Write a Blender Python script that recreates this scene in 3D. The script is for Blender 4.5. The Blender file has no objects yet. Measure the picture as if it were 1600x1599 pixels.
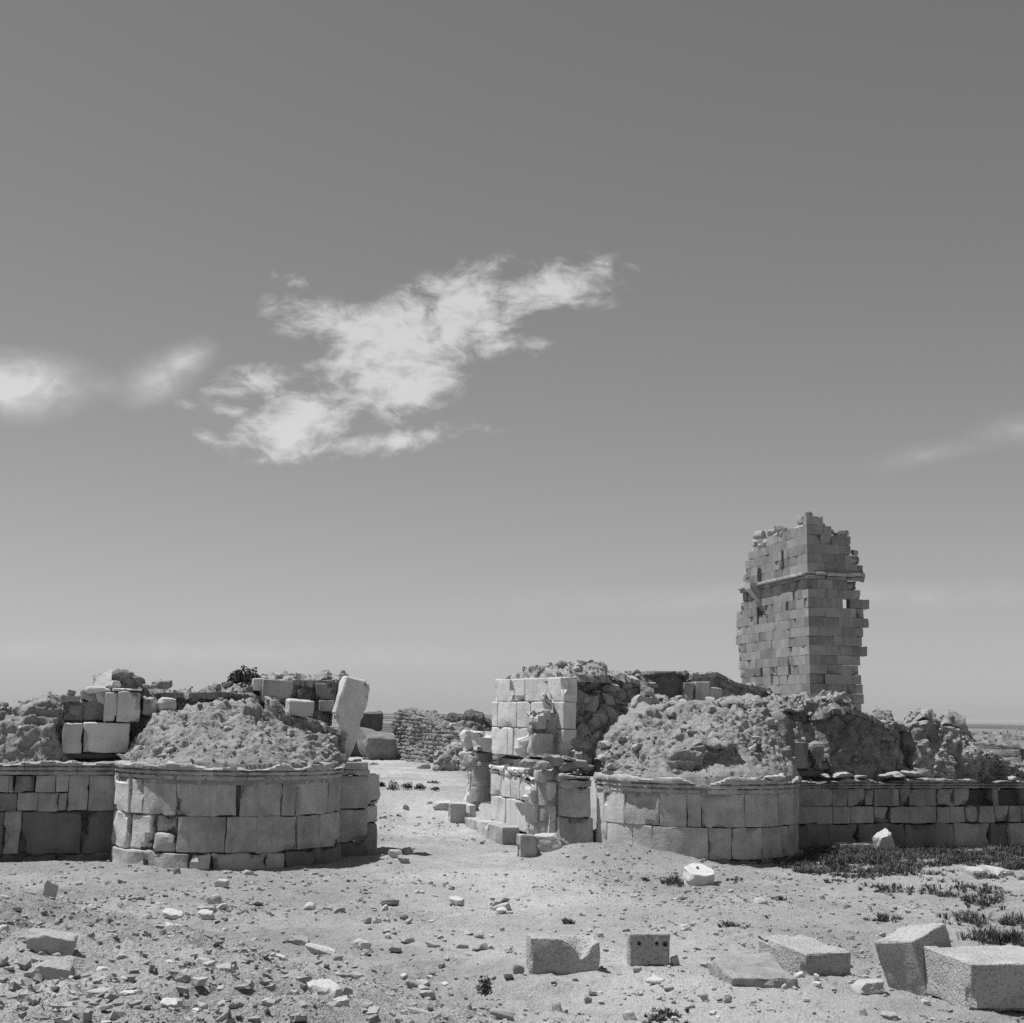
import bpy, bmesh, math, random
import numpy as np
from mathutils import Vector, Matrix

random.seed(11)
RNG = np.random.default_rng(11)
SC = bpy.context.scene
COL = SC.collection
R_ = math.radians

# ------------------------------------------------------------------ camera
CAM_Z, F_PX, PITCH, ROLL = 2.9, 1600 * 80 / 56, R_(7.87), R_(0.9)
cam_d = bpy.data.cameras.new('camera')
cam_d.lens, cam_d.sensor_width, cam_d.clip_start, cam_d.clip_end = 80, 56, 0.5, 60000
cam = bpy.data.objects.new('camera', cam_d)
COL.objects.link(cam)
CAM_M = Matrix.Rotation(R_(90) + PITCH, 3, 'X') @ Matrix.Rotation(ROLL, 3, 'Z')
cam.matrix_world = Matrix.Translation((0, 0, CAM_Z)) @ CAM_M.to_4x4()
SC.camera = cam

# ------------------------------------------------------------------ light
SUN_EL, SUN_BACK = R_(67), R_(8)          # sun high on the left, a little behind the ruin
sdir = Vector((-math.cos(SUN_EL) * math.cos(SUN_BACK), math.cos(SUN_EL) * math.sin(SUN_BACK), math.sin(SUN_EL)))
sun_d = bpy.data.lights.new('sun', 'SUN')
sun_d.energy, sun_d.angle, sun_d.color = 5.0, R_(0.53), (1, 1, 1)
sun = bpy.data.objects.new('sun', sun_d)
sun.rotation_euler = sdir.to_track_quat('Z', 'Y').to_euler()
sun.location = (-20, 10, 40)
COL.objects.link(sun)

SC.view_settings.view_transform = 'Standard'
SC.view_settings.look = 'None'
SC.view_settings.exposure = 0.0
SC.view_settings.gamma = 1.0
SC.view_settings.use_curve_mapping = False
SC.cycles.use_denoising = False
SC.cycles.max_bounces = 4
SC.cycles.diffuse_bounces = 2


def ray(u, v):
    return CAM_M @ Vector(((u - 800) / F_PX, (799.5 - v) / F_PX, -1))


# ---- world: monochrome film, so the sky is read through a yellow-orange filter into grey
world = bpy.data.worlds.new('World')
SC.world = world
world.use_nodes = True
nt = world.node_tree
nt.nodes.clear()


def nn(tree, kind, **kw):
    n = tree.nodes.new(kind)
    for k, v in kw.items():
        setattr(n, k, v)
    return n


def mth(tree, op, a, b=None, c=None, clamp=False):
    n = tree.nodes.new('ShaderNodeMath')
    n.operation = op
    n.use_clamp = clamp
    for i, x in enumerate((a, b, c)):
        if x is None:
            continue
        if isinstance(x, (int, float)):
            n.inputs[i].default_value = x
        else:
            tree.links.new(x, n.inputs[i])
    return n.outputs[0]


def build_world():
    L = nt.links.new
    sky = nn(nt, 'ShaderNodeTexSky', sky_type='NISHITA', sun_disc=False)
    sky.sun_elevation = SUN_EL
    sky.sun_rotation = math.atan2(sdir.x, sdir.y)
    sky.air_density, sky.dust_density, sky.ozone_density = 1.0, 0.5, 2.0
    sky.altitude = 400
    sep = nn(nt, 'ShaderNodeSeparateColor')
    L(sky.outputs[0], sep.inputs[0])
    grey = mth(nt, 'ADD', mth(nt, 'MULTIPLY', sep.outputs[0], 0.38),
               mth(nt, 'ADD', mth(nt, 'MULTIPLY', sep.outputs[1], 0.40), mth(nt, 'MULTIPLY', sep.outputs[2], 0.22)))
    # clouds: directions over the plain, measured as tangents of azimuth and elevation
    tc = nn(nt, 'ShaderNodeTexCoord')
    sx = nn(nt, 'ShaderNodeSeparateXYZ')
    L(tc.outputs['Generated'], sx.inputs[0])
    yy = mth(nt, 'MAXIMUM', sx.outputs[1], 0.02)
    A = mth(nt, 'DIVIDE', sx.outputs[0], yy)
    B = mth(nt, 'DIVIDE', sx.outputs[2], yy)
    cmb = nn(nt, 'ShaderNodeCombineXYZ')
    L(A, cmb.inputs[0]); L(B, cmb.inputs[1])

    def noise(rot, scl, scale, detail, rough, dist=0.0):
        mp = nn(nt, 'ShaderNodeMapping')
        mp.inputs['Rotation'].default_value = (0, 0, rot)
        mp.inputs['Scale'].default_value = scl
        L(cmb.outputs[0], mp.inputs[0])
        nz = nn(nt, 'ShaderNodeTexNoise')
        nz.inputs['Scale'].default_value = scale
        nz.inputs['Detail'].default_value = detail
        nz.inputs['Roughness'].default_value = rough
        nz.inputs['Distortion'].default_value = dist
        L(mp.outputs[0], nz.inputs['Vector'])
        return nz.outputs[0]
    wob1 = noise(0.45, (1, 1.5, 1), 24, 7, 0.60, 0.7)
    wob2 = noise(0.25, (1, 1.9, 1), 60, 6, 0.66, 0.5)

    def blobs(lst):
        tot = None
        for (u, v, ru, rv, ang, wgt) in lst:
            d = ray(u, v)
            mp = nn(nt, 'ShaderNodeMapping', vector_type='TEXTURE')
            mp.inputs['Location'].default_value = (d.x / d.y, d.z / d.y, 0)
            mp.inputs['Rotation'].default_value = (0, 0, R_(ang))
            mp.inputs['Scale'].default_value = (1.9 * ru / F_PX, 1.9 * rv / F_PX, 1)
            L(cmb.outputs[0], mp.inputs[0])
            gr = nn(nt, 'ShaderNodeTexGradient', gradient_type='SPHERICAL')
            L(mp.outputs[0], gr.inputs[0])
            g = mth(nt, 'MULTIPLY', gr.outputs['Fac'], wgt * 1.15)
            tot = g if tot is None else mth(nt, 'MAXIMUM', tot, g)
        return tot
    main = blobs([(640, 540, 150, 62, 32, 1.0), (560, 520, 120, 34, -12, .9), (845, 455, 105, 40, 12, .95),
                  (700, 490, 150, 50, 20, .95), (655, 600, 85, 36, 35, .95), (480, 650, 110, 38, 18, .95),
                  (455, 680, 50, 34, 40, .85), (400, 600, 70, 26, 5, .75), (350, 640, 55, 16, -8, .65),
                  (930, 468, 38, 18, 5, .55), (770, 540, 60, 24, 5, .6), (610, 690, 120, 17, 8, .85),
                  (325, 685, 42, 14, -18, .62), (400, 692, 60, 10, -10, .45), (460, 438, 30, 12, -15, .5), (985, 420, 24, 12, 0, .5),
                  (830, 540, 60, 16, 5, .45), (570, 500, 60, 20, -10, .8)])
    w1 = mth(nt, 'MULTIPLY', mth(nt, 'SUBTRACT', wob1, 0.5), 2.3)
    w2 = mth(nt, 'MULTIPLY', mth(nt, 'SUBTRACT', wob2, 0.5), 1.2)
    dens = mth(nt, 'ADD', mth(nt, 'MULTIPLY', main, 1.15), mth(nt, 'ADD', w1, w2))
    mr = nn(nt, 'ShaderNodeMapRange', interpolation_type='SMOOTHSTEP')
    mr.inputs['From Min'].default_value = 0.25
    mr.inputs['From Max'].default_value = 1.22
    L(dens, mr.inputs['Value'])
    gate = nn(nt, 'ShaderNodeMapRange', interpolation_type='SMOOTHSTEP')
    gate.inputs['From Min'].default_value = 0.05
    gate.inputs['From Max'].default_value = 0.42
    L(main, gate.inputs['Value'])
    c1 = mth(nt, 'MULTIPLY', mr.outputs[0], gate.outputs[0])
    soft = blobs([(15, 602, 92, 40, 0, 1.05), (90, 598, 60, 30, -6, .70), (150, 605, 80, 20, 0, .42), (245, 592, 50, 28, 22, .72), (285, 564, 38, 22, 25, .74),
                  (-160, 590, 130, 40, 4, .8), (1450, 710, 75, 14, 12, .38), (1590, 672, 60, 20, 10, .44), (1720, 650, 90, 26, 8, .5),
                  (1250, 935, 420, 18, 2, .30), (300, 1020, 500, 18, 0, .26)])
    soft = mth(nt, 'MAXIMUM', mth(nt, 'ADD', soft, mth(nt, 'MULTIPLY', mth(nt, 'ADD', mth(nt, 'MULTIPLY', w1, .28), mth(nt, 'MULTIPLY', w2, .30)), mth(nt, 'POWER', soft, .5))), 0.0)
    soft = mth(nt, 'POWER', soft, 1.6)
    c2 = mth(nt, 'MULTIPLY', soft, mth(nt, 'ADD', mth(nt, 'MULTIPLY', wob1, .9), mth(nt, 'ADD', mth(nt, 'MULTIPLY', wob2, 0.6), 0.12)))
    cl = mth(nt, 'MAXIMUM', c1, c2, clamp=True)
    front = mth(nt, 'GREATER_THAN', sx.outputs[1], 0.05)
    cl = mth(nt, 'MULTIPLY', mth(nt, 'MINIMUM', cl, 1.0), front)
    lum = mth(nt, 'ADD', mth(nt, 'MULTIPLY', grey, mth(nt, 'SUBTRACT', 1.0, mth(nt, 'MULTIPLY', cl, 0.5))), mth(nt, 'MULTIPLY', cl, CLOUD))
    bg = nn(nt, 'ShaderNodeBackground')
    L(lum, bg.inputs[0])
    bg.inputs[1].default_value = SKY_STRENGTH
    out = nn(nt, 'ShaderNodeOutputWorld')
    L(bg.outputs[0], out.inputs[0])


SKY_STRENGTH, CLOUD = 0.081, 6.3
build_world()

# ------------------------------------------------------------------ noise
def _h(ix, iy, iz, s):
    n = (ix * 374761393 + iy * 668265263 + iz * 2147483647 + s * 974634777).astype(np.int64) & 0xffffffff
    n = ((n ^ (n >> 13)) * 1274126177) & 0xffffffff
    n = ((n ^ (n >> 16)) * 2246822519) & 0xffffffff
    return ((n ^ (n >> 15)) & 0xffffff) / float(0x1000000)


def vnoise(P, s=0):
    I = np.floor(P).astype(np.int64)
    f = P - I
    f = f * f * f * (f * (f * 6 - 15) + 10)
    r = 0
    for a in (0, 1):
        wx = f[:, 0] if a else 1 - f[:, 0]
        for b in (0, 1):
            wy = f[:, 1] if b else 1 - f[:, 1]
            for c in (0, 1):
                wz = f[:, 2] if c else 1 - f[:, 2]
                r = r + wx * wy * wz * _h(I[:, 0] + a, I[:, 1] + b, I[:, 2] + c, s)
    return r * 2 - 1


def fbm(P, o=4, s=0, g=0.5):
    r, a = 0, 1.0
    for i in range(o):
        r = r + a * vnoise(P * (2.03 ** i) + 17.3 * i, s + i)
        a *= g
    return r


def worley(P, s=0):
    I = np.floor(P).astype(np.int64)
    best = np.full(len(P), 9.0)
    rid = np.zeros(len(P))
    for a in (-1, 0, 1):
        for b in (-1, 0, 1):
            for c in (-1, 0, 1):
                x, y, z = I[:, 0] + a, I[:, 1] + b, I[:, 2] + c
                d = np.sqrt((x + _h(x, y, z, s) - P[:, 0]) ** 2 + (y + _h(x, y, z, s + 1) - P[:, 1]) ** 2 + (z + _h(x, y, z, s + 2) - P[:, 2]) ** 2)
                m = d < best
                best = np.where(m, d, best)
                rid = np.where(m, _h(x, y, z, s + 3), rid)
    return best, rid


def cob(P, s=0):
    f, i = worley(P, s)
    return np.sqrt(np.clip(1 - (f / 0.8) ** 2, 0, 1)) * (0.25 + 0.75 * i)


def facet(P, s=0):
    """broken stone: every cell is a tilted plane"""
    I = np.floor(P).astype(np.int64)
    best = np.full(len(P), 9.0)
    out = np.zeros(len(P))
    for a in (-1, 0, 1):
        for b in (-1, 0, 1):
            for c in (-1, 0, 1):
                x, y, z = I[:, 0] + a, I[:, 1] + b, I[:, 2] + c
                r1, r2, r3 = _h(x, y, z, s), _h(x, y, z, s + 1), _h(x, y, z, s + 2)
                dx, dy, dz = P[:, 0] - x - r1, P[:, 1] - y - r2, P[:, 2] - z - r3
                d = dx * dx + dy * dy + dz * dz
                m = d < best
                best = np.where(m, d, best)
                q1, q2 = _h(x, y, z, s + 3) * 2 - 1, _h(x, y, z, s + 4) * 2 - 1
                h = q1 * dx + q2 * dy + (r2 * 2 - 1) * dz + .9 * (_h(x, y, z, s + 5) - .5)
                out = np.where(m, h - .5 * d, out)
    return out


def sstep(x):
    x = np.clip(x, 0, 1)
    return x * x * (3 - 2 * x)


# ------------------------------------------------------------------ frames and places
O2 = np.array([-5.65, 29.5])                 # middle of the left gate tower, on the line of the outer wall
E2 = np.array([0.951, 0.309])                # along the outer wall
N2 = np.array([0.309, -0.951])               # out of the wall, towards the camera
I2 = -N2


# blown sand against the fallen blocks
DRIFTS = ((.36, 16.2, .42, .22, .13), (1.75, 16.9, .3, .2, .05), (2.55, 15.5, .35, .25, .05), (2.0, 16.4, .4, .3, .07), (3.9, 15.7, .3, .25, .06), (4.9, 14.4, .6, .3, .05), (3.5, 16.3, .3, .3, .05))


def ground(X, Y):
    X = np.asarray(X, float); Y = np.asarray(Y, float)
    d = (X + 10.5) * -0.784 + (Y - 27.5) * -0.622
    z = 1.35 * sstep((d + .6) / 6.0)
    w = (X - O2[0]) * I2[0] + (Y - O2[1]) * I2[1]
    t = (X - O2[0]) * E2[0] + (Y - O2[1]) * E2[1]
    z = z + 0.75 * sstep((w - 1.0) / 11.0)
    z = z + 0.33 * np.exp(-(((X - 2.0) / 1.5) ** 2 + ((Y - 30.3) / 1.1) ** 2))
    z = z + 0.10 * np.exp(-(((X + 8.6) / 1.2) ** 2 + ((Y - 27.6) / 0.9) ** 2))
    z = z - 0.10 * np.exp(-(((X - 5.3) / 1.6) ** 2 + ((Y - 30.0) / 1.2) ** 2))
    for (x0, y0, rx, ry, h) in DRIFTS:
        z = z + h * np.exp(-(((X - x0) / rx) ** 2 + ((Y - y0) / ry) ** 2))
    far = np.hypot(X, Y)
    z = z - 12.0 * sstep((far - 110) / 600.0)
    return z


def on_ground(u, v):
    d = ray(u, v)
    lo, hi = 3.0, 400.0
    prev = lo
    for k in np.linspace(5, 300, 1500):
        p = d * (k / d.y)
        if CAM_Z + p.z < float(ground(p.x, p.y)):
            hi = k; lo = prev
            break
        prev = k
    for _ in range(30):
        m = (lo + hi) / 2
        p = d * (m / d.y)
        if CAM_Z + p.z < float(ground(p.x, p.y)):
            hi = m
        else:
            lo = m
    p = d * (lo / d.y)
    return np.array([p.x, p.y, CAM_Z + p.z])


def at_y(u, v, Y):
    d = ray(u, v)
    d = d * (Y / d.y)
    return np.array([d.x, d.y, d.z + CAM_Z])


def on_wall(u, v, off=0.0):
    """point of the picture on the upright plane 'off' metres in front of the outer wall: (t along the wall, z)"""
    d = ray(u, v)
    dn = d.x * N2[0] + d.y * N2[1]
    k = (off + O2[0] * N2[0] + O2[1] * N2[1]) / dn
    p = np.array([d.x * k, d.y * k])
    return float((p - O2) @ E2), d.z * k + CAM_Z


def on_drum(u, v, tc, Rr):
    """angle on a round tower (0 = left end of its front, pi = right end) and z"""
    d = ray(u, v)
    c = O2 + tc * E2
    a = d.x ** 2 + d.y ** 2
    b = -2 * (d.x * c[0] + d.y * c[1])
    cc = c @ c - Rr * Rr
    disc = b * b - 4 * a * cc
    if disc < 0:
        k = -b / (2 * a)
    else:
        k = (-b - math.sqrt(disc)) / (2 * a)
    p = np.array([d.x * k, d.y * k]) - c
    return math.atan2(p @ N2, -(p @ E2)), d.z * k + CAM_Z


def wall_map(t0, off0, dvec, nvec):
    P0 = O2 + t0 * E2 + off0 * N2
    def f(x, y, z):
        return np.stack([P0[0] + x * dvec[0] - y * nvec[0], P0[1] + x * dvec[1] - y * nvec[1], z], 1)
    return f


def drum_map(tc, Rr):
    c = O2 + tc * E2
    def f(x, y, z):
        a = x / Rr
        rr = Rr - y
        ex, nx = -np.cos(a), np.sin(a)
        return np.stack([c[0] + rr * (ex * E2[0] + nx * N2[0]), c[1] + rr * (ex * E2[1] + nx * N2[1]), z], 1)
    return f


FACADE = wall_map(0, 0, E2, N2)


# ------------------------------------------------------------------ object helpers
WL = {}


def mesh_from(V, F, smooth=True, name='m'):
    V = np.asarray(V, np.float32)
    me = bpy.data.meshes.new(name)
    if isinstance(F, np.ndarray):
        n, k = F.shape
        me.vertices.add(len(V)); me.vertices.foreach_set('co', V.ravel())
        me.loops.add(n * k); me.loops.foreach_set('vertex_index', F.astype(np.int32).ravel())
        me.polygons.add(n)
        me.polygons.foreach_set('loop_start', np.arange(0, n * k, k, dtype=np.int32))
        if bpy.app.version < (4, 1, 0):
            me.polygons.foreach_set('loop_total', np.full(n, k, dtype=np.int32))
        me.update(calc_edges=True)
        me.validate()
    else:
        me.from_pydata([tuple(map(float, v)) for v in V], [], F)
        me.update()
    me.polygons.foreach_set('use_smooth', np.full(len(me.polygons), bool(smooth)))
    if smooth and smooth != 'full':
        me.set_sharp_from_angle(angle=R_(34 if smooth is True else smooth))
    return me


def tag(o, label=None, cat=None, group=None, kind=None):
    if label: o['label'] = label
    if cat: o['category'] = cat
    if group: o['group'] = group
    if kind: o['kind'] = kind
    return o


def thing(name, label, cat, loc, group=None):
    o = bpy.data.objects.new(name, None)
    o.empty_display_size = 0.2
    COL.objects.link(o)
    o.location = loc
    WL[o.name] = np.array(loc, float)
    return tag(o, label, cat, group, 'thing')


def part(parent, name):
    """a part that is itself made of pieces"""
    o = bpy.data.objects.new(name, None)
    o.empty_display_size = 0.1
    COL.objects.link(o)
    o.parent = parent
    WL[o.name] = WL[parent.name].copy()
    return o


def emit(name, V, F, mat, parent=None, smooth=True, closed=True):
    V = np.asarray(V, float)
    c = (V.min(0) + V.max(0)) / 2
    if closed and isinstance(F, np.ndarray):
        a, b, d = V[F[:, 0]] - c, V[F[:, 1]] - c, V[F[:, 2]] - c
        vol = np.einsum('ij,ij->', a, np.cross(b, d))
        if F.shape[1] == 4:
            e = V[F[:, 3]] - c
            vol += np.einsum('ij,ij->', a, np.cross(d, e))
        if vol < 0:
            F = F[:, ::-1]
    o = bpy.data.objects.new(name, mesh_from(V - c, F, smooth, name))
    o.data.materials.append(mat)
    COL.objects.link(o)
    WL[o.name] = c
    if parent is not None:
        o.parent = parent
        o.location = c - WL[parent.name]
    else:
        o.location = c
    return o


_topo = {}


def lattice(nx, ny, nz):
    key = (nx, ny, nz)
    if key in _topo:
        return _topo[key]
    ids, pts, faces = {}, [], []

    def vid(i, j, k):
        q = (i, j, k)
        if q not in ids:
            ids[q] = len(pts); pts.append(q)
        return ids[q]
    for i in range(nx):
        for j in range(ny):
            faces.append((vid(i, j, 0), vid(i, j + 1, 0), vid(i + 1, j + 1, 0), vid(i + 1, j, 0)))
            faces.append((vid(i, j, nz), vid(i + 1, j, nz), vid(i + 1, j + 1, nz), vid(i, j + 1, nz)))
    for i in range(nx):
        for k in range(nz):
            faces.append((vid(i, 0, k), vid(i + 1, 0, k), vid(i + 1, 0, k + 1), vid(i, 0, k + 1)))
            faces.append((vid(i, ny, k), vid(i, ny, k + 1), vid(i + 1, ny, k + 1), vid(i + 1, ny, k)))
    for j in range(ny):
        for k in range(nz):
            faces.append((vid(0, j, k), vid(0, j, k + 1), vid(0, j + 1, k + 1), vid(0, j + 1, k)))
            faces.append((vid(nx, j, k), vid(nx, j + 1, k), vid(nx, j + 1, k + 1), vid(nx, j, k + 1)))
    _topo[key] = (np.array(pts), np.array(faces))
    return _topo[key]


def axis(h, r, n):
    if n < 3:
        return np.array([-h, 0, h])
    return np.concatenate([[-h], np.linspace(-h + r, h - r, n - 1), [h]])


def block_geo(L, D, H, seed=0, r=0.025, amp=0.012, step=0.12, chip=0.05, ny=None, warp=0.0):
    """worn ashlar: x along, y into the wall, z up; centred; edges rounded and knocked, faces uneven"""
    r = min(r, 0.3 * L, 0.3 * D, 0.3 * H)
    nx = int(np.clip(round(L / step), 3, 56)); nz = int(np.clip(round(H / step), 3, 56))
    ny = ny or int(np.clip(round(D / (step * 1.6)), 3, 12))
    pts, F = lattice(nx, ny, nz)
    ax, ay, az = axis(L / 2, r, nx), axis(D / 2, r, ny), axis(H / 2, r, nz)
    P = np.stack([ax[pts[:, 0]], ay[pts[:, 1]], az[pts[:, 2]]], 1)
    hh = np.array([L, D, H]) / 2
    inner = np.clip(P, -(hh - r), hh - r)
    dlt = P - inner
    ln = np.linalg.norm(dlt, axis=1, keepdims=True)
    nrm = dlt / np.maximum(ln, 1e-9)
    Q = inner + nrm * np.minimum(ln, r)
    off = seed * 7.77
    edge = (np.abs(P) > hh - r * 1.01).sum(1)
    k = fbm(Q * 3.5 + off, 3, seed)
    Q = Q + nrm * (amp * k)[:, None]
    if chip > 0:
        c = np.clip(fbm(Q * 2.3 + off + 31, 3, seed + 5) - 0.38, 0, 1) * chip * (edge >= 2)
        Q = Q - nrm * c[:, None] * 2.0
    if warp:
        for a in range(3):
            Q[:, a] += warp * vnoise(Q * 1.1 + off + 11 * a, seed + a)
    return Q, F


_sd = [100]


def nseed():
    _sd[0] += 1
    return _sd[0]


def wall_block(parent, mp, x0, x1, z0, z1, mat, D=0.4, y0=0.0, name='block', gap=0.006, jit=0.010, **kw):
    s = nseed()
    rr = random.Random(s)
    L, H = max(x1 - x0 - gap, .03), max(z1 - z0 - gap, .03)
    Q, F = block_geo(L, D, H, seed=s, **kw)
    yj = y0 + rr.uniform(-jit, jit)
    V = mp(Q[:, 0] + (x0 + x1) / 2, Q[:, 1] + D / 2 + yj, Q[:, 2] + (z0 + z1) / 2)
    return emit(name, V, F, mat, parent, smooth=18)


def free_block(parent, name, loc, dims, rot, mat, amp=0.012, step=0.07, r=0.02, chip=0.05, mod=None, **kw):
    """loc = middle of the bottom face before tilting"""
    L, D, H = dims
    Q, F = block_geo(L, D, H, seed=nseed(), amp=amp, step=step, r=r, chip=chip, **kw)
    if mod is not None:
        Q = mod(Q)
    Q[:, 2] += H / 2
    M = np.array(Matrix.Rotation(R_(rot[2]), 3, 'Z') @ Matrix.Rotation(R_(rot[1]), 3, 'Y') @ Matrix.Rotation(R_(rot[0]), 3, 'X'))
    V = Q @ M.T + np.array(loc)
    return emit(name, V, F, mat, parent, smooth=18)


# ---- rocks: an icosphere pulled onto random planes, so faces are broken flat and edges worn
def ico(sub):
    bm = bmesh.new()
    bmesh.ops.create_icosphere(bm, subdivisions=sub, radius=1)
    bm.verts.ensure_lookup_table()
    V = np.array([v.co[:] for v in bm.verts])
    F = np.array([[v.index for v in f.verts] for f in bm.faces])
    bm.free()
    return V, F


ICO = {k: ico(k) for k in (1, 2, 3, 4)}


def rock_geo(seed, sub=3, flat=1.0, rough=0.05, planes=11, boxy=0.5):
    rg = np.random.default_rng(seed)
    V, F = ICO[sub]
    n = rg.normal(size=(planes, 3))
    n /= np.linalg.norm(n, axis=1, keepdims=True)
    base = np.array([[1, 0, 0], [-1, 0, 0], [0, 1, 0], [0, -1, 0], [0, 0, 1], [0, 0, -1.]]) + rg.normal(size=(6, 3)) * 0.22
    base /= np.linalg.norm(base, axis=1, keepdims=True)
    N = np.vstack([n, base])
    dd = np.concatenate([rg.uniform(0.75, 1.1, planes), rg.uniform(0.6, 0.85, 6) if boxy else rg.uniform(.9, 1.1, 6)])
    dt = V @ N.T
    rad = np.where(dt > 0.05, dd / np.maximum(dt, 0.05), 9)
    # soft minimum keeps worn edges
    kk = 45.0
    rr = -np.log(np.exp(-kk * np.minimum(rad, 3)).sum(1)) / kk
    P = V * rr[:, None]
    P = P * (1 + rough * fbm(P * 2.2 + seed, 4, seed, 0.55))[:, None]
    P[:, 2] *= flat
    P -= (P.max(0) + P.min(0)) / 2
    P /= (P.max(0) - P.min(0))
    return P, F            # unit bounding box


ROCK = {}


def rock_mesh(kind, i, mat):
    key = (kind, i, mat.name)
    if key not in ROCK:
        P, F = rock_geo(900 + i * 13 + (0 if kind == 'hi' else 500), 4 if kind == 'hi' else 3 if kind == 'mid' else 2, rough=0.07)
        me = mesh_from(P, F, kind != 'lo', 'rock')
        me.materials.append(mat)
        ROCK[key] = me
    return ROCK[key]


def place_rock(name, loc, dims, rot, mat, parent=None, kind='mid', i=None):
    i = random.randrange(12) if i is None else i
    o = bpy.data.objects.new(name, rock_mesh(kind, i, mat))
    COL.objects.link(o)
    o.scale = dims
    o.rotation_euler = [R_(a) for a in rot]
    loc = np.array(loc, float)
    WL[o.name] = loc
    if parent is not None:
        o.parent = parent
        o.location = loc - WL[parent.name]
    else:
        o.location = loc
    return o


def grid_faces(n, m):
    i = np.arange(n * m).reshape(n, m)
    return np.stack([i[:-1, :-1].ravel(), i[1:, :-1].ravel(), i[1:, 1:].ravel(), i[:-1, 1:].ravel()], 1)


def grid_normals(P):
    du = np.gradient(P, axis=0); dv = np.gradient(P, axis=1)
    n = np.cross(du, dv)
    return n / np.maximum(np.linalg.norm(n, axis=2, keepdims=True), 1e-9)


def d_rubble(P, s, a=1.0, sc=3.4):
    return a * (0.15 * fbm(P * 1.2, 3, s) + 0.11 * facet(P * sc, s + 3) + 0.06 * facet(P * sc * 2.4, s + 9) + 0.03 * fbm(P * 11, 3, s + 20, .65))


def d_earth(P, s, a=1.0):
    r = 1 - np.abs(fbm(P * 2.6, 4, s + 4, .55)) * 1.6
    zl = P[:, 2] / .21 + .9 * fbm(P * np.array([.9, .9, .4]), 3, s + 13)
    fr = zl - np.floor(zl)
    ledge = np.where(fr < .8, fr / .8, (1 - fr) / .2) - .5
    on = sstep(.5 + 1.2 * vnoise(P * 1.0, s + 15))
    cav = np.clip(fbm(P * 2.1, 3, s + 41) - .38, 0, 1)
    return a * (0.13 * fbm(P * 1.1, 3, s) + 0.05 * (r - .4) + .075 * ledge * on - .30 * cav + 0.03 * facet(P * 4.0, s + 9) + .016 * facet(P * 11, s + 29) + 0.018 * fbm(P * 15, 3, s + 20, .7))


def d_brick(P, s, a=1.0):
    row = np.floor(P[:, 2] / 0.17 + 0.25 * fbm(P * .8, 2, s))
    fr = P[:, 2] / 0.17 + 0.25 * fbm(P * .8, 2, s) - row
    joint = np.minimum(sstep(fr / .22), sstep((1 - fr) / .22))
    joint = joint ** .7
    al = (P[:, 0] * E2[0] + P[:, 1] * E2[1] + P[:, 0] * N2[0] + P[:, 1] * N2[1]) / 0.42 + row * .37
    fb = al - np.floor(al)
    j2 = np.minimum(sstep(fb / .12), sstep((1 - fb) / .12))
    ero = sstep(.5 + .9 * fbm(P * .9, 3, s + 2))
    return a * (0.10 * fbm(P * 1.2, 3, s) + 0.10 * (joint * j2 - .5) * (1 - .45 * ero) + 0.035 * fbm(P * 6, 3, s + 9, .6) + .03 * ero * facet(P * 4, s))


def rubble_wall(parent, name, prof, w0, w1, zb, mat, dfun=d_rubble, mp=None, step=0.05, amp=1.0, batter=0.12, s=None, endround=0.25, zbf=None, endlow=0.0):
    """prof: (x, top z) along the wall; front at depth w0, back at w1"""
    mp = mp or FACADE
    s = s or nseed()
    px = np.array([p[0] for p in prof]); pz = np.array([p[1] for p in prof])
    n = int((px[-1] - px[0]) / step) + 2
    xs = np.linspace(px[0], px[-1], n)
    zt = np.interp(xs, px, pz)
    zb_ = np.full(n, zb) if zbf is None else np.interp(xs, [a for a, b in zbf], [b for a, b in zbf])
    H = max(zt.max() - zb, .1); W = w1 - w0
    nf = max(int(H / step), 3); ntp = max(int(W / step), 3); nb = max(int(H / step / 2), 3)
    q = np.concatenate([np.linspace(0, 1, nf, endpoint=False), 1 + np.linspace(0, 1, ntp, endpoint=False), 2 + np.linspace(0, 1, nb)])
    G = np.zeros((n, len(q), 3))
    X = np.repeat(xs[:, None], len(q), 1)
    hz = (zt - zb_)[:, None]
    e0 = np.minimum(xs - xs[0], xs[-1] - xs) / max(endround, 1e-3)
    hz = hz * (1 - endlow * (1 - np.sqrt(np.clip(1 - (1 - np.clip(e0, 0, 1)) ** 2, 0, 1))))[:, None]
    fq = np.clip(q, 0, 1); tq = np.clip(q - 1, 0, 1); bq = np.clip(q - 2, 0, 1)
    Z = zb_[:, None] + hz * fq - hz * bq
    Wd = w0 + batter * hz * fq + (W - 2 * batter * hz) * tq + batter * hz * bq
    Z = Z - 0.12 * np.minimum(H, 1) * (np.abs(tq * 2 - 1) ** 4) * ((q >= 1) & (q <= 2))
    # ends round off
    e = np.minimum(xs - xs[0], xs[-1] - xs[0] - (xs - xs[0])) / max(endround, 1e-3)
    sq = np.sqrt(np.clip(1 - (1 - np.clip(e, 0, 1)) ** 2, 0, 1))
    mid = (w0 + w1) / 2
    Wd = mid + (Wd - mid) * np.maximum(sq, .02)[:, None]
    P = mp(X.ravel(), Wd.ravel(), Z.ravel()).reshape(n, len(q), 3)
    N = grid_normals(P)
    c = P.mean((0, 1))
    if ((P - c) * N).sum() < 0:
        N = -N
    d = dfun(P.reshape(-1, 3), s, amp).reshape(n, len(q))
    d = d * np.clip(np.minimum(e, 1) + .2, 0, 1)[:, None]
    P = P + N * d[:, :, None]
    return emit(name, P.reshape(-1, 3), grid_faces(n, len(q)), mat, parent, smooth='full' if dfun is d_earth else 40)


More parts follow.
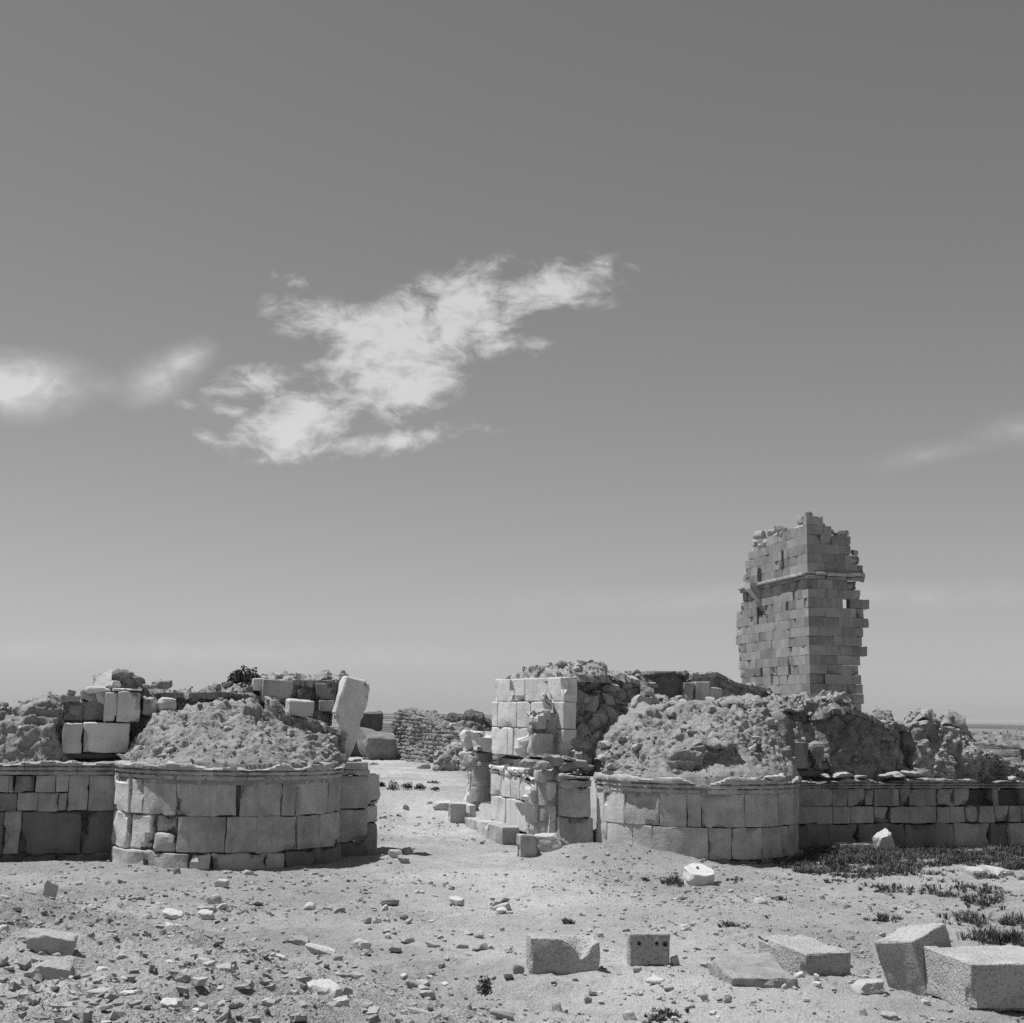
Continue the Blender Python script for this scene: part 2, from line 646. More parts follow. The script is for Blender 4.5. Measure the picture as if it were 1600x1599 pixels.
def scatter_on(parent, name, obj, n, size, mat, seed=0, kind='mid', zmin=None, box=None, flat=(.5, .9)):
    """stones of various size sitting on a part: returned as single parts"""
    rg = random.Random(seed)
    me = obj.data
    c = WL[obj.name]
    cnt = len(me.vertices)
    k = 0
    tries = 0
    while k < n and tries < n * 60:
        tries += 1
        v = me.vertices[rg.randrange(cnt)]
        if v.normal.z < 0.15 and rg.random() < .7:
            continue
        p = np.array(v.co[:]) + c
        if p[2] < (zmin if zmin is not None else -9):
            continue
        if (p[:2] - O2) @ N2 < -2.2:
            continue
        if box and not box(p):
            continue
        sz = size[0] + (size[1] - size[0]) * rg.random() ** 2.2
        place_rock(name, p + np.array([0, 0, sz * .12]), (sz * rg.uniform(.8, 1.4), sz * rg.uniform(.7, 1.1), sz * rg.uniform(*flat)),
                   (rg.uniform(-25, 25), rg.uniform(-25, 25), rg.uniform(0, 360)), mat, parent, kind)
        k += 1


def chips(parent, obj, n, size, mat, seed, name='rubble_chips'):
    """small broken stones lying on a part, too small to pick apart"""
    rg = np.random.default_rng(seed)
    me = obj.data
    m = len(me.vertices)
    co = np.empty(m * 3, np.float32); me.vertices.foreach_get('co', co)
    no = np.empty(m * 3, np.float32); me.vertices.foreach_get('normal', no)
    co = co.reshape(-1, 3) + WL[obj.name]; no = no.reshape(-1, 3)
    ok = np.where((np.abs(no[:, 2]) > .3) & (((co[:, :2] - O2) @ N2) > -4.5))[0]
    if len(ok) == 0:
        return
    k = rg.choice(ok, n)
    s = size[0] + (size[1] - size[0]) * rg.random(n) ** 3
    pts = co[k] + rg.normal(0, .02, (n, 3)) * [1, 1, 0]
    return joined_stones(name, pts, s, mat, parent, seed)


def joined_stones(name, pts, sizes, mat, parent=None, seed=0, flat=(.35, .8), kind='stuff'):
    """thousands of small stones in one mesh (jittered boxes, 12 triangles each)"""
    rg = np.random.default_rng(seed)
    n = len(pts)
    cube = np.array([[x, y, z] for x in (-.5, .5) for y in (-.5, .5) for z in (-.5, .5)])
    F0 = np.array([[0, 1, 3], [0, 3, 2], [4, 6, 7], [4, 7, 5], [0, 4, 5], [0, 5, 1], [2, 3, 7], [2, 7, 6], [0, 2, 6], [0, 6, 4], [1, 5, 7], [1, 7, 3]])
    V = cube[None] + rg.uniform(-.2, .2, (n, 8, 3))
    V = V / np.linalg.norm(V, axis=2, keepdims=True) * (0.45 + 0.25 * rg.random((n, 8, 1)))
    sc = np.stack([sizes * rg.uniform(.8, 1.5, n), sizes * rg.uniform(.7, 1.1, n), sizes * rg.uniform(flat[0], flat[1], n)], 1)
    V = V * sc[:, None, :]
    a = rg.uniform(0, 2 * math.pi, n); b = rg.normal(0, .3, n)
    ca, sa, cb, sb = np.cos(a), np.sin(a), np.cos(b), np.sin(b)
    x, y, z = V[..., 0], V[..., 1], V[..., 2]
    x, z = x * cb[:, None] + z * sb[:, None], -x * sb[:, None] + z * cb[:, None]
    x, y = x * ca[:, None] - y * sa[:, None], x * sa[:, None] + y * ca[:, None]
    V = np.stack([x, y, z], 2) + pts[:, None, :]
    F = F0[None] + (np.arange(n) * 8)[:, None, None]
    o = emit(name, V.reshape(-1, 3), F.reshape(-1, 3), mat, parent, smooth=False, closed=False)
    o['kind'] = kind
    return o


# ------------------------------------------------------------------ materials (all grey: black-and-white film)
def mat_stone(name, base, var=0.22, rnd=0.14, bump=0.35, scale=1.0, pits=0.0, rough=0.93, speck=0.12, streak=0.0, cells=0.0, cscale=6.0):
    m = bpy.data.materials.new(name)
    m.use_nodes = True
    t = m.node_tree
    L = t.links.new
    bs = t.nodes['Principled BSDF']
    bs.inputs['Roughness'].default_value = rough
    bs.inputs['Specular IOR Level'].default_value = 0.2
    geo = nn(t, 'ShaderNodeNewGeometry')
    oi = nn(t, 'ShaderNodeObjectInfo')
    addv = nn(t, 'ShaderNodeVectorMath', operation='ADD')
    mulv = nn(t, 'ShaderNodeVectorMath', operation='SCALE')
    cx = nn(t, 'ShaderNodeCombineXYZ')
    for i in range(3):
        L(oi.outputs['Random'], cx.inputs[i])
    L(cx.outputs[0], mulv.inputs[0]); mulv.inputs['Scale'].default_value = 40
    L(geo.outputs['Position'], addv.inputs[0]); L(mulv.outputs[0], addv.inputs[1])

    def nz(sc, det, ro=0.6, dist=0, vec=None):
        n = nn(t, 'ShaderNodeTexNoise')
        n.inputs['Scale'].default_value = sc * scale
        n.inputs['Detail'].default_value = det
        n.inputs['Roughness'].default_value = ro
        n.inputs['Distortion'].default_value = dist
        L(vec or addv.outputs[0], n.inputs['Vector'])
        return n.outputs[0]
    big = nz(1.3, 3, .65, .4)
    fine = nz(26, 3, .75)
    v = mth(t, 'ADD', mth(t, 'MULTIPLY', mth(t, 'SUBTRACT', big, .5), 2 * var * 1.6),
            mth(t, 'MULTIPLY', mth(t, 'SUBTRACT', fine, .5), 2 * speck))
    v = mth(t, 'ADD', v, mth(t, 'MULTIPLY', mth(t, 'SUBTRACT', oi.outputs['Random'], .5), 2 * rnd))
    if cells:
        vc = nn(t, 'ShaderNodeTexVoronoi')
        vc.inputs['Scale'].default_value = cscale
        L(geo.outputs['Position'], vc.inputs['Vector'])
        sc_ = nn(t, 'ShaderNodeSeparateColor')
        L(vc.outputs['Color'], sc_.inputs[0])
        v = mth(t, 'ADD', v, mth(t, 'MULTIPLY', mth(t, 'SUBTRACT', sc_.outputs[0], .5), 2 * cells))
    if streak:
        mp = nn(t, 'ShaderNodeMapping')
        mp.inputs['Scale'].default_value = (5, 5, .5)
        L(addv.outputs[0], mp.inputs[0])
        st = nz(1.0, 2, .6, .2, mp.outputs[0])
        v = mth(t, 'ADD', v, mth(t, 'MULTIPLY', mth(t, 'SUBTRACT', st, .5), 2 * streak))
    col = mth(t, 'MULTIPLY', mth(t, 'ADD', v, 1.0), base)
    col = mth(t, 'MAXIMUM', col, base * .3)
    hgt = nz(8, 4, .75)
    if pits:
        vo = nn(t, 'ShaderNodeTexVoronoi')
        vo.inputs['Scale'].default_value = 26
        L(addv.outputs[0], vo.inputs['Vector'])
        pm = nn(t, 'ShaderNodeMapRange')
        pm.inputs['From Min'].default_value = .15; pm.inputs['From Max'].default_value = .38
        L(vo.outputs[0], pm.inputs[0])
        hgt = mth(t, 'ADD', hgt, mth(t, 'MULTIPLY', pm.outputs[0], pits))
    bp = nn(t, 'ShaderNodeBump')
    bp.inputs['Strength'].default_value = bump
    bp.inputs['Distance'].default_value = 0.05
    L(hgt, bp.inputs['Height'])
    L(bp.outputs[0], bs.inputs['Normal'])
    cc = nn(t, 'ShaderNodeCombineColor')
    for i in range(3):
        L(col, cc.inputs[i])
    L(cc.outputs[0], bs.inputs['Base Color'])
    return m


def mat_ground():
    m = bpy.data.materials.new('bare_ground')
    m.use_nodes = True
    t = m.node_tree
    L = t.links.new
    bs = t.nodes['Principled BSDF']
    bs.inputs['Roughness'].default_value = 0.95
    bs.inputs['Specular IOR Level'].default_value = 0.15
    geo = nn(t, 'ShaderNodeNewGeometry')

    def nz(sc, det, ro=.6, dist=0, vec=None):
        n = nn(t, 'ShaderNodeTexNoise')
        n.inputs['Scale'].default_value = sc
        n.inputs['Detail'].default_value = det
        n.inputs['Roughness'].default_value = ro
        n.inputs['Distortion'].default_value = dist
        L(vec or geo.outputs['Position'], n.inputs['Vector'])
        return n.outputs[0]
    big = nz(.35, 3, .65, .3)
    mid = nz(3.0, 4, .7)
    fin = nz(42, 3, .8)
    v = mth(t, 'ADD', mth(t, 'MULTIPLY', mth(t, 'SUBTRACT', big, .5), .55),
            mth(t, 'ADD', mth(t, 'MULTIPLY', mth(t, 'SUBTRACT', mid, .5), .45), mth(t, 'MULTIPLY', mth(t, 'SUBTRACT', fin, .5), 1.1)))
    soil = nn(t, 'ShaderNodeMapRange', interpolation_type='SMOOTHSTEP')
    soil.inputs['From Min'].default_value = .42; soil.inputs['From Max'].default_value = .60
    soil.inputs['To Min'].default_value = .46; soil.inputs['To Max'].default_value = .37
    L(nz(.22, 4, .6, .6), soil.inputs[0])
    # pale trodden dust of the way through the gate
    sp0 = nn(t, 'ShaderNodeSeparateXYZ')
    L(geo.outputs['Position'], sp0.inputs[0])
    ax_ = mth(t, 'ADD', mth(t, 'MULTIPLY', mth(t, 'SUBTRACT', 34.0, sp0.outputs[1]), .14), -1.2)
    dx_ = mth(t, 'MULTIPLY', mth(t, 'ADD', mth(t, 'SUBTRACT', sp0.outputs[0], ax_), mth(t, 'MULTIPLY', mth(t, 'SUBTRACT', mid, .5), 1.6)), .55)
    way = mth(t, 'EXPONENT', mth(t, 'MULTIPLY', mth(t, 'MULTIPLY', dx_, dx_), -1.0))
    near = mth(t, 'MULTIPLY', mth(t, 'ADD', v, 1.0), mth(t, 'MULTIPLY', soil.outputs[0], mth(t, 'ADD', mth(t, 'MULTIPLY', way, .22), .90)))
    # far plain: bands of scrub and bare salt flat
    sp = nn(t, 'ShaderNodeSeparateXYZ')
    L(geo.outputs['Position'], sp.inputs[0])
    dist = nn(t, 'ShaderNodeVectorMath', operation='LENGTH')
    L(geo.outputs['Position'], dist.inputs[0])
    lg = mth(t, 'LOGARITHM', mth(t, 'MAXIMUM', dist.outputs['Value'], 1), 10)
    cv = nn(t, 'ShaderNodeCombineXYZ')
    L(mth(t, 'MULTIPLY', lg, 16), cv.inputs[0])
    L(mth(t, 'MULTIPLY', mth(t, 'ARCTAN2', sp.outputs[0], sp.outputs[1]), 5), cv.inputs[1])
    band = nz(1.0, 4, .6, .2, cv.outputs[0])
    bm_ = nn(t, 'ShaderNodeMapRange', interpolation_type='SMOOTHSTEP')
    bm_.inputs['From Min'].default_value = .42; bm_.inputs['From Max'].default_value = .62
    bm_.inputs['To Min'].default_value = .06; bm_.inputs['To Max'].default_value = .22
    L(band, bm_.inputs[0])
    fm = nn(t, 'ShaderNodeMapRange', interpolation_type='SMOOTHSTEP')
    fm.inputs['From Min'].default_value = 120; fm.inputs['From Max'].default_value = 420
    L(dist.outputs['Value'], fm.inputs[0])
    col = mth(t, 'ADD', mth(t, 'MULTIPLY', near, mth(t, 'SUBTRACT', 1.0, fm.outputs[0])), mth(t, 'MULTIPLY', bm_.outputs[0], fm.outputs[0]))
    cc = nn(t, 'ShaderNodeCombineColor')
    for i in range(3):
        L(col, cc.inputs[i])
    L(cc.outputs[0], bs.inputs['Base Color'])
    h = nz(10, 5, .78)
    bp = nn(t, 'ShaderNodeBump')
    bp.inputs['Strength'].default_value = .9
    bp.inputs['Distance'].default_value = .11
    L(h, bp.inputs['Height'])
    L(bp.outputs[0], bs.inputs['Normal'])
    return m


M = {}
M['ground'] = mat_ground()
M['ashlar'] = mat_stone('weathered_ashlar', .385, .40, .12, .5, scale=1.5, streak=.24, speck=.18)
M['pale'] = mat_stone('pale_or_sunlit_limestone', .57, .24, .08, .4, scale=1.4, streak=.12)
M['dark'] = mat_stone('dark_stained_ashlar', .17, .30, .12, .5, streak=.18)
M['curtain'] = mat_stone('curtain_ashlar', .30, .42, .26, .5, scale=1.4, streak=.28)
M['pitted'] = mat_stone('pitted_limestone', .37, .26, .05, .9, pits=.30, speck=.26)
M['rubble'] = mat_stone('rubble_core', .31, .28, .05, .8, scale=1.4, speck=.30, cells=.24, cscale=6)
M['earth'] = mat_stone('earth_fill', .295, .26, .04, .9, scale=1.5, speck=.34, cells=.10, cscale=12)
M['mudbrick'] = mat_stone('mudbrick', .235, .24, .10, .8, scale=1.3, speck=.28, cells=.15, cscale=5)
M['darkbrick'] = mat_stone('dark_or_shaded_mudbrick', .14, .22, .06, .8, scale=1.3, speck=.25, cells=.2)
M['tower'] = mat_stone('tower_ashlar', .235, .32, .24, .2, scale=.8, streak=.26)
M['towerpale'] = mat_stone('tower_moulding', .33, .2, .10, .3, scale=.8)
M['stone'] = mat_stone('loose_stone', .34, .16, .26, .6, scale=2)
M['stonepale'] = mat_stone('loose_pale_stone', .50, .12, .10, .6, scale=2)
M['pebble'] = mat_stone('gravel', .31, .8, .0, .2, scale=4.0, speck=.4)
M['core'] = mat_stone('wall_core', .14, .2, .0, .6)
M['scrub'] = mat_stone('dry_scrub', .085, .5, .25, .0, scale=2)
M['grass'] = mat_stone('steppe_grass', .085, .6, .1, .0, scale=1.2)

# ================================================================== the ground: one sheet out to the horizon
def relief(P):
    """fine shape of the ground: the foreground slope is stonier and more broken than the trodden gateway"""
    d = (P[:, 0] + 10.5) * -.784 + (P[:, 1] - 27.5) * -.622
    rough = .55 + 1.0 * sstep((d + 2) / 4)
    pat = sstep(.5 + .9 * vnoise(P * .6, 61))
    return rough * (0.07 * fbm(P * .45, 3, 3) + .042 * fbm(P * 1.7, 3, 7, .55) + .022 * fbm(P * 6.0, 3, 9, .6) + (.018 + .022 * pat) * facet(P * 4.2, 40) + (.008 + .012 * pat) * facet(P * 10, 50))


def build_ground():
    def spread(a, b, n):
        return np.geomspace(a, b, n)
    xs = np.concatenate([-spread(13.1, 15000, 34)[::-1][:-1], np.arange(-13, 15.51, .058), spread(15.8, 15000, 34)])
    ys = np.concatenate([-spread(2, 3000, 14)[::-1], np.linspace(0, 6, 10)[:-1], np.concatenate([np.arange(6, 10, .06), np.arange(10, 24, .05), np.arange(24, 36.5, .075)]), np.arange(36.5, 75, .3), spread(75, 15000, 46)])
    X, Y = np.meshgrid(xs, ys, indexing='ij')
    Z = ground(X, Y)
    P = np.stack([X.ravel(), Y.ravel(), np.zeros(X.size)], 1)
    fade = np.clip(1 - (np.hypot(P[:, 0], P[:, 1] - 20) - 40) / 60, 0, 1)
    Z = Z + (relief(P) * fade).reshape(Z.shape)
    # distant rises
    far = np.hypot(X, Y)
    Z = Z + 14 * sstep((far - 6000) / 6000) * (vnoise(np.stack([X.ravel() / 2500, Y.ravel() / 2500, np.zeros(X.size)], 1), 5).reshape(X.shape) * .5 + .3)
    V = np.stack([X.ravel(), Y.ravel(), Z.ravel()], 1)
    me = mesh_from(V, grid_faces(len(xs), len(ys)), 'full', 'ground')
    me.materials.append(M['ground'])
    o = bpy.data.objects.new('ground', me)
    COL.objects.link(o)
    tag(o, 'bare pale stony ground before and between the ruins', None, None, 'structure')
    WL['ground'] = np.zeros(3)
    return o


GROUND = build_ground()

_l = on_wall(179, 1250)[0]
TL, RL = (2.33 + _l) / 2, (2.33 - _l) / 2          # left gate tower: place along the wall, radius
TR, RR = 10.22, 2.28        # right gate tower


def base_at(t, off, z=0.0):
    p = O2 + t * E2 + off * N2
    return (p[0], p[1], z)


def profile(pairs, off=0.0):
    return [on_wall(u, v, off) for u, v in pairs]


def course(parent, mp, js, z0, z1, mat, skip=(), mats=None, **kw):
    for i in range(len(js) - 1):
        if i in skip:
            continue
        mm = mats.get(i, mat) if mats else mat
        wall_block(parent, mp, js[i], js[i + 1], z0, z1, mm, **kw)


def mouldings(parent, mp, x0, x1, layers, mat, seed, lens=(.45, .95), miss=.0):
    rg = random.Random(seed)
    for li, (z0, z1, pr) in enumerate(layers):
        x = x0
        while x < x1 - .05:
            l = min(rg.uniform(*lens), x1 - x)
            if x1 - (x + l) < .2:
                l = x1 - x
            ms = miss if isinstance(miss, (int, float)) else miss[li]
            if rg.random() > ms:
                wall_block(parent, mp, x, x + l, z0, z1 + rg.uniform(-.015, .01), mat, D=.5 + pr, y0=-pr, name='moulding',
                           gap=.006, jit=.012, r=.03, amp=.03, chip=.16, step=.06, warp=.012)
            x += l


def cornice(parent, mp, x0, x1, z0, h, mat, seed, proj=1.0, erode=.5, lens=(.6, 1.1)):
    """moulded course in lengths of stone: fascia, hollow and round, broken back in places"""
    rg = random.Random(seed)
    prof = np.array([(.40, -.002), (.0, .0), (.016, .012), (.018, .20), (.016, .23), (-.035, .245), (-.035, .295), (.036, .31), (.042, .34), (.042, .47), (.038, .50), (-.02, .515), (-.02, .555), (.055, .575), (.072, .64), (.075, .76), (.066, .88), (.045, .97), (.0, 1.0), (-.2, 1.0), (-.45, 1.0)])
    prof[0, 0] = -.45
    x = x0
    while x < x1 - .05:
        l = min(rg.uniform(*lens), x1 - x)
        if x1 - (x + l) < .3:
            l = x1 - x
        n = max(int(l / .045), 5)
        xs = np.linspace(x + .004, x + l - .004, n)
        X = np.repeat(xs[:, None], len(prof), 1)
        pr = np.repeat(prof[None, :, 0] * proj, n, 0); zz = np.repeat(prof[None, :, 1], n, 0)
        q = np.stack([xs * 1.4, np.full(n, seed * 3.1), np.zeros(n)], 1)
        e = np.clip(.45 * erode + 1.1 * erode * fbm(q, 3, seed) , 0, 1)[:, None]          # how much of the top is lost
        cut = 1 - .62 * e
        zz2 = np.minimum(zz, cut + .10 * (zz - cut) * (zz > cut))
        pr = np.where(zz > cut, np.minimum(pr, pr * .3 - .04), pr)
        P = mp(X.ravel(), -pr.ravel() + rg.uniform(-.006, .006), (z0 + h * zz2).ravel()).reshape(n, len(prof), 3)
        Q = P.reshape(-1, 3)
        N = grid_normals(P).reshape(-1, 3)
        inside = (pr > -.1).ravel()
        dd = (.014 * fbm(Q * 5, 3, seed + 2) + .012 * facet(Q * 9, seed + 5)) * inside
        P = (Q + N * dd[:, None]).reshape(n, len(prof), 3)
        cap0, cap1 = P[:1].copy(), P[-1:].copy()
        cap0[:] = cap0.mean(1, keepdims=True); cap1[:] = cap1.mean(1, keepdims=True)
        P = np.concatenate([cap0, P, cap1], 0)
        emit('moulding', P.reshape(-1, 3), grid_faces(n + 2, len(prof)), mat, parent, smooth=30)
        x += l


def drum_core(parent, tc, Rr, ztop, mat):
    """solid inner mass behind the facing blocks"""
    mp = drum_map(tc, Rr)
    n = 40
    a = np.linspace(-.02, math.pi + .02, n) * Rr
    rows = []
    for (y, z) in ((Rr, -.6), (.12, -.6), (.12, ztop), (Rr, ztop)):
        rows.append(mp(a, np.full(n, y), np.full(n, z)))
    P = np.stack(rows, 1)
    P = np.concatenate([P, P[:, :1]], 1)
    return emit('core', P.reshape(-1, 3), grid_faces(n, 5), mat, parent, smooth=False)


def drum_fill(parent, tc, Rr, zc, prof, mat, s, power=.9, amp=1.0, mod=None):
    """sloping earth and rubble on a tower: t across, q from the wall (0) to the rim (1)"""
    nt_, nq = 170, 100
    ts = np.linspace(-Rr * .985, Rr * .985, nt_)
    q = np.linspace(0, 1, nq)
    zb = np.interp(ts, [p[0] - tc for p in prof], [p[1] for p in prof])
    rim = np.sqrt(np.maximum(Rr * Rr - ts ** 2, 0))
    T = np.repeat(ts[:, None], nq, 1)
    Vv = rim[:, None] * q * 1.0
    Zb = np.repeat(zb[:, None], nq, 1)
    e = (1 - q)[None, :] ** power
    Z = zc + np.maximum(Zb - zc, .0) * e
    # skirt at the back so it closes against the wall behind
    off = (-.55 * (q == 0))[None, :]
    P = FACADE((T + tc).ravel(), -(Vv + off).ravel(), Z.ravel()).reshape(nt_, nq, 3)
    if mod is not None:
        P = mod(P, T, q, Zb)
    N = grid_normals(P)
    N = np.where(N[:, :, 2:3] < 0, -N, N)
    d = d_earth(P.reshape(-1, 3), s, amp).reshape(nt_, nq)
    d = d * (0.3 + .7 * sstep((1 - q) / .25))[None, :]
    P = P + N * d[:, :, None]
    P[:, -1, 2] -= .35                      # skirt behind the cornice
    A = P.reshape(-1, 3)
    o = emit('earth_fill', A, grid_faces(nt_, nq), mat, parent, closed=False, smooth='full')
    return o


# ================================================================== left gate tower
def left_tower():
    t = thing('gate_tower', 'left half-round gate tower stump of large ashlar blocks heaped with earth', 'tower', base_at(TL, 0))
    mp = drum_map(TL, RL)
    A = lambda u, v: on_drum(u, v, TL, RL)[0] * RL
    pi = math.pi * RL
    drum_core(t, TL, RL, 1.72, M['core'])
    fc, co, pi_, = part(t, 'facing'), part(t, 'cornice'), part(t, 'pilaster')
    z0, z1, z2, z3 = .0, .29, .945, 1.60
    up = [0, A(203, 1245), A(222.7, 1245), A(274.8, 1245), A(338.6, 1245), A(374.8, 1245), A(440.7, 1245), A(460.9, 1245), A(512.9, 1245), pi]
    mats = {0: M['pale'], 1: M['pale']}  # leftmost blocks paler: sun on the tower's left side put into their colour
    for i in range(len(up) - 1):
        a, b = up[i], up[i + 1]
        kw = dict(r=.02, chip=.10, amp=.018)
        if i == 0: b -= .06; kw.update(chip=.22, amp=.03)
        if i == 1: a += .05; kw.update(chip=.12)
        if i == 4: b -= .05; kw.update(chip=.18, warp=.05)
        if i == 6: kw.update(chip=.16, amp=.03)
        wall_block(fc, mp, a, b, z2, z3, mats.get(i, M['ashlar']), step=.085, **kw)
    lo = [0, A(200, 1300), A(240.8, 1300), A(275.9, 1300), A(352.4, 1300), A(402.4, 1300), A(465, 1300), A(497, 1300), pi]
    for i in range(len(lo) - 1):
        a, b = lo[i], lo[i + 1]
        kw = dict(r=.022, chip=.11, amp=.020)
        mm = M['ashlar']
        if i == 0: b -= .07; kw.update(chip=.2, amp=.035); mm = M['pale']  # left end lightened here too, in place of sunlight
        if i == 1: a += .04; b -= .08; kw.update(chip=.2, amp=.03, r=.05); mm = M['pale']
        if i == 2:
            wall_block(fc, mp, a, b, z1 + .34, z2, M['ashlar'], step=.085, amp=.04, chip=.25, r=.05, y0=.05)
            wall_block(fc, mp, a, b, z1, z1 + .33, M['ashlar'], step=.085, amp=.03, chip=.2, r=.06)
            continue
        if i in (5, 6): kw.update(amp=.035, chip=.14)
        wall_block(fc, mp, a, b, z1, z2, mm, step=.085, **kw)
    pl = [0, A(227, 1340), A(296, 1340), A(330, 1340), A(415, 1340), A(445, 1340), A(490, 1340), pi]
    for i in range(len(pl) - 1):
        wall_block(fc, mp, pl[i], pl[i + 1], z0 - .25, z1, M['ashlar'] if i < 5 else M['dark'], step=.085, y0=-.05, r=.03, amp=.03 + .02 * (i > 4), chip=.15, gap=.02)
    cornice(co, mp, 0, pi, 1.60, .31, M['ashlar'], 5, proj=1.0, erode=.5)
    # thin broken slabs lying along the rim
    rg = random.Random(4)
    for k in range(4):
        a = rg.uniform(.35, 2.9)
        p = mp(np.array([a * RL]), np.array([rg.uniform(-.02, .3)]), np.array([1.87 + rg.uniform(-.02, .05)]))[0]
        place_rock('slab', p, (rg.uniform(.25, .6), rg.uniform(.25, .4), rg.uniform(.07, .15)), (rg.uniform(-6, 6), rg.uniform(-6, 6), math.degrees(math.atan2(E2[1], E2[0])) + rg.uniform(-25, 25) + (90 - math.degrees(a)) * -1), M['ashlar'], co)
    prof = profile([(178, 1186), (195, 1172), (215, 1148), (240, 1118), (280, 1106), (330, 1096), (390, 1098), (425, 1115), (470, 1136), (535, 1158), (560, 1180)])
    f = drum_fill(t, TL, RL, 1.87, prof, M['earth'], 31, .85)
    scatter_on(t, 'stone', f, 34, (.07, .22), M['stone'], 3)
    chips(t, f, 500, (.02, .12), M['earth'], 3)
    # gateway pilaster at its right end, and the stub of jamb behind it
    ta, tb, tc_ = TL + RL - .02, on_wall(575, 1260, .05)[0], on_wall(592, 1270, -.35)[0]
    wall_block(pi_, FACADE, ta, tb, .93, 1.60, M['ashlar'], D=.7, y0=-.05, step=.09, chip=.06)
    wall_block(pi_, FACADE, ta, tb, .27, .93, M['ashlar'], D=.7, y0=-.05, step=.09, chip=.1, amp=.02)
    wall_block(pi_, FACADE, ta - .05, tb + .03, -.2, .27, M['dark'], D=.75, y0=-.06, step=.09, chip=.2, amp=.05)
    wall_block(pi_, FACADE, ta, tb + .02, 1.60, 1.72, M['ashlar'], D=.75, y0=-.08, step=.08, chip=.1, name='moulding')
    wall_block(pi_, FACADE, ta, tb, 1.72, 1.88, M['ashlar'], D=.75, y0=-.09, step=.08, chip=.25, name='moulding')
    wall_block(pi_, FACADE, tb + .01, tc_, .98, 1.62, M['pale'], D=.8, y0=.30, step=.08, chip=.35, amp=.05)
    wall_block(pi_, FACADE, tb + .01, tc_ - .02, .62, .98, M['pale'], D=.8, y0=.32, step=.08, chip=.3, amp=.04)
    wall_block(pi_, FACADE, tb + .01, tc_ - .03, -.1, .62, M['ashlar'], D=.8, y0=.34, step=.08, chip=.1, amp=.02)
    return t


left_tower()


# ================================================================== left curtain wall
def left_curtain():
    t = thing('curtain_wall', 'stretch of shaded ashlar outer wall left of the left gate tower', 'wall', base_at(-4.5, 0))
    fc, co = part(t, 'facing'), part(t, 'cornice')
    W = lambda u, v=1250: on_wall(u, v)[0]
    zt, za, zb = 1.60, 1.27, .92
    end = TL - RL + .06
    top = [W(-60), W(-25), W(13), W(21), W(54), W(85), W(106)]
    course(fc, FACADE, top, za, zt, M['curtain'], step=.08, chip=.1, amp=.02, D=.5)
    tall = [W(106), W(138), end]
    course(fc, FACADE, tall, zb, zt, M['ashlar'], step=.08, chip=.12, amp=.025, D=.5)
    mid = [W(-60), W(-10), W(26.6), W(59.5), W(91), W(106)]
    course(fc, FACADE, mid, zb, za, M['curtain'], step=.08, chip=.1, amp=.02, D=.5)
    low = [W(-60, 1300), W(6, 1300), W(32, 1300), W(127.6, 1300), end]
    course(fc, FACADE, low, .1, zb, M['dark'], mats={1: M['ashlar']}, step=.09, chip=.15, amp=.05, D=.5, y0=.05)
    course(fc, FACADE, [low[0], W(90, 1320), end], -.3, .1, M['dark'], step=.09, chip=.15, amp=.06, D=.5, y0=.1)
    cornice(co, FACADE, W(-60), end, 1.60, .30, M['curtain'], 15, proj=1.0, erode=.5)
    rubble_wall(t, 'core', [(W(-62), 1.85), (end + .2, 1.85)], .16, 1.25, -.4, M['core'], amp=.2, batter=0)
    # earth slumped over the wall head at the far left
    prof = profile([(-62, 1110), (-20, 1108), (5, 1100), (30, 1103), (55, 1098), (75, 1092), (90, 1100), (100, 1140), (118, 1178)], -.5)
    e = rubble_wall(t, 'earth_fill', prof, .10, 2.3, 1.80, M['earth'], d_earth, step=.036, amp=1.25, batter=.52, endround=.5)
    scatter_on(t, 'stone', e, 16, (.08, .24), M['stone'], 8)
    chips(t, e, 500, (.02, .10), M['earth'], 8)
    return t


left_curtain()


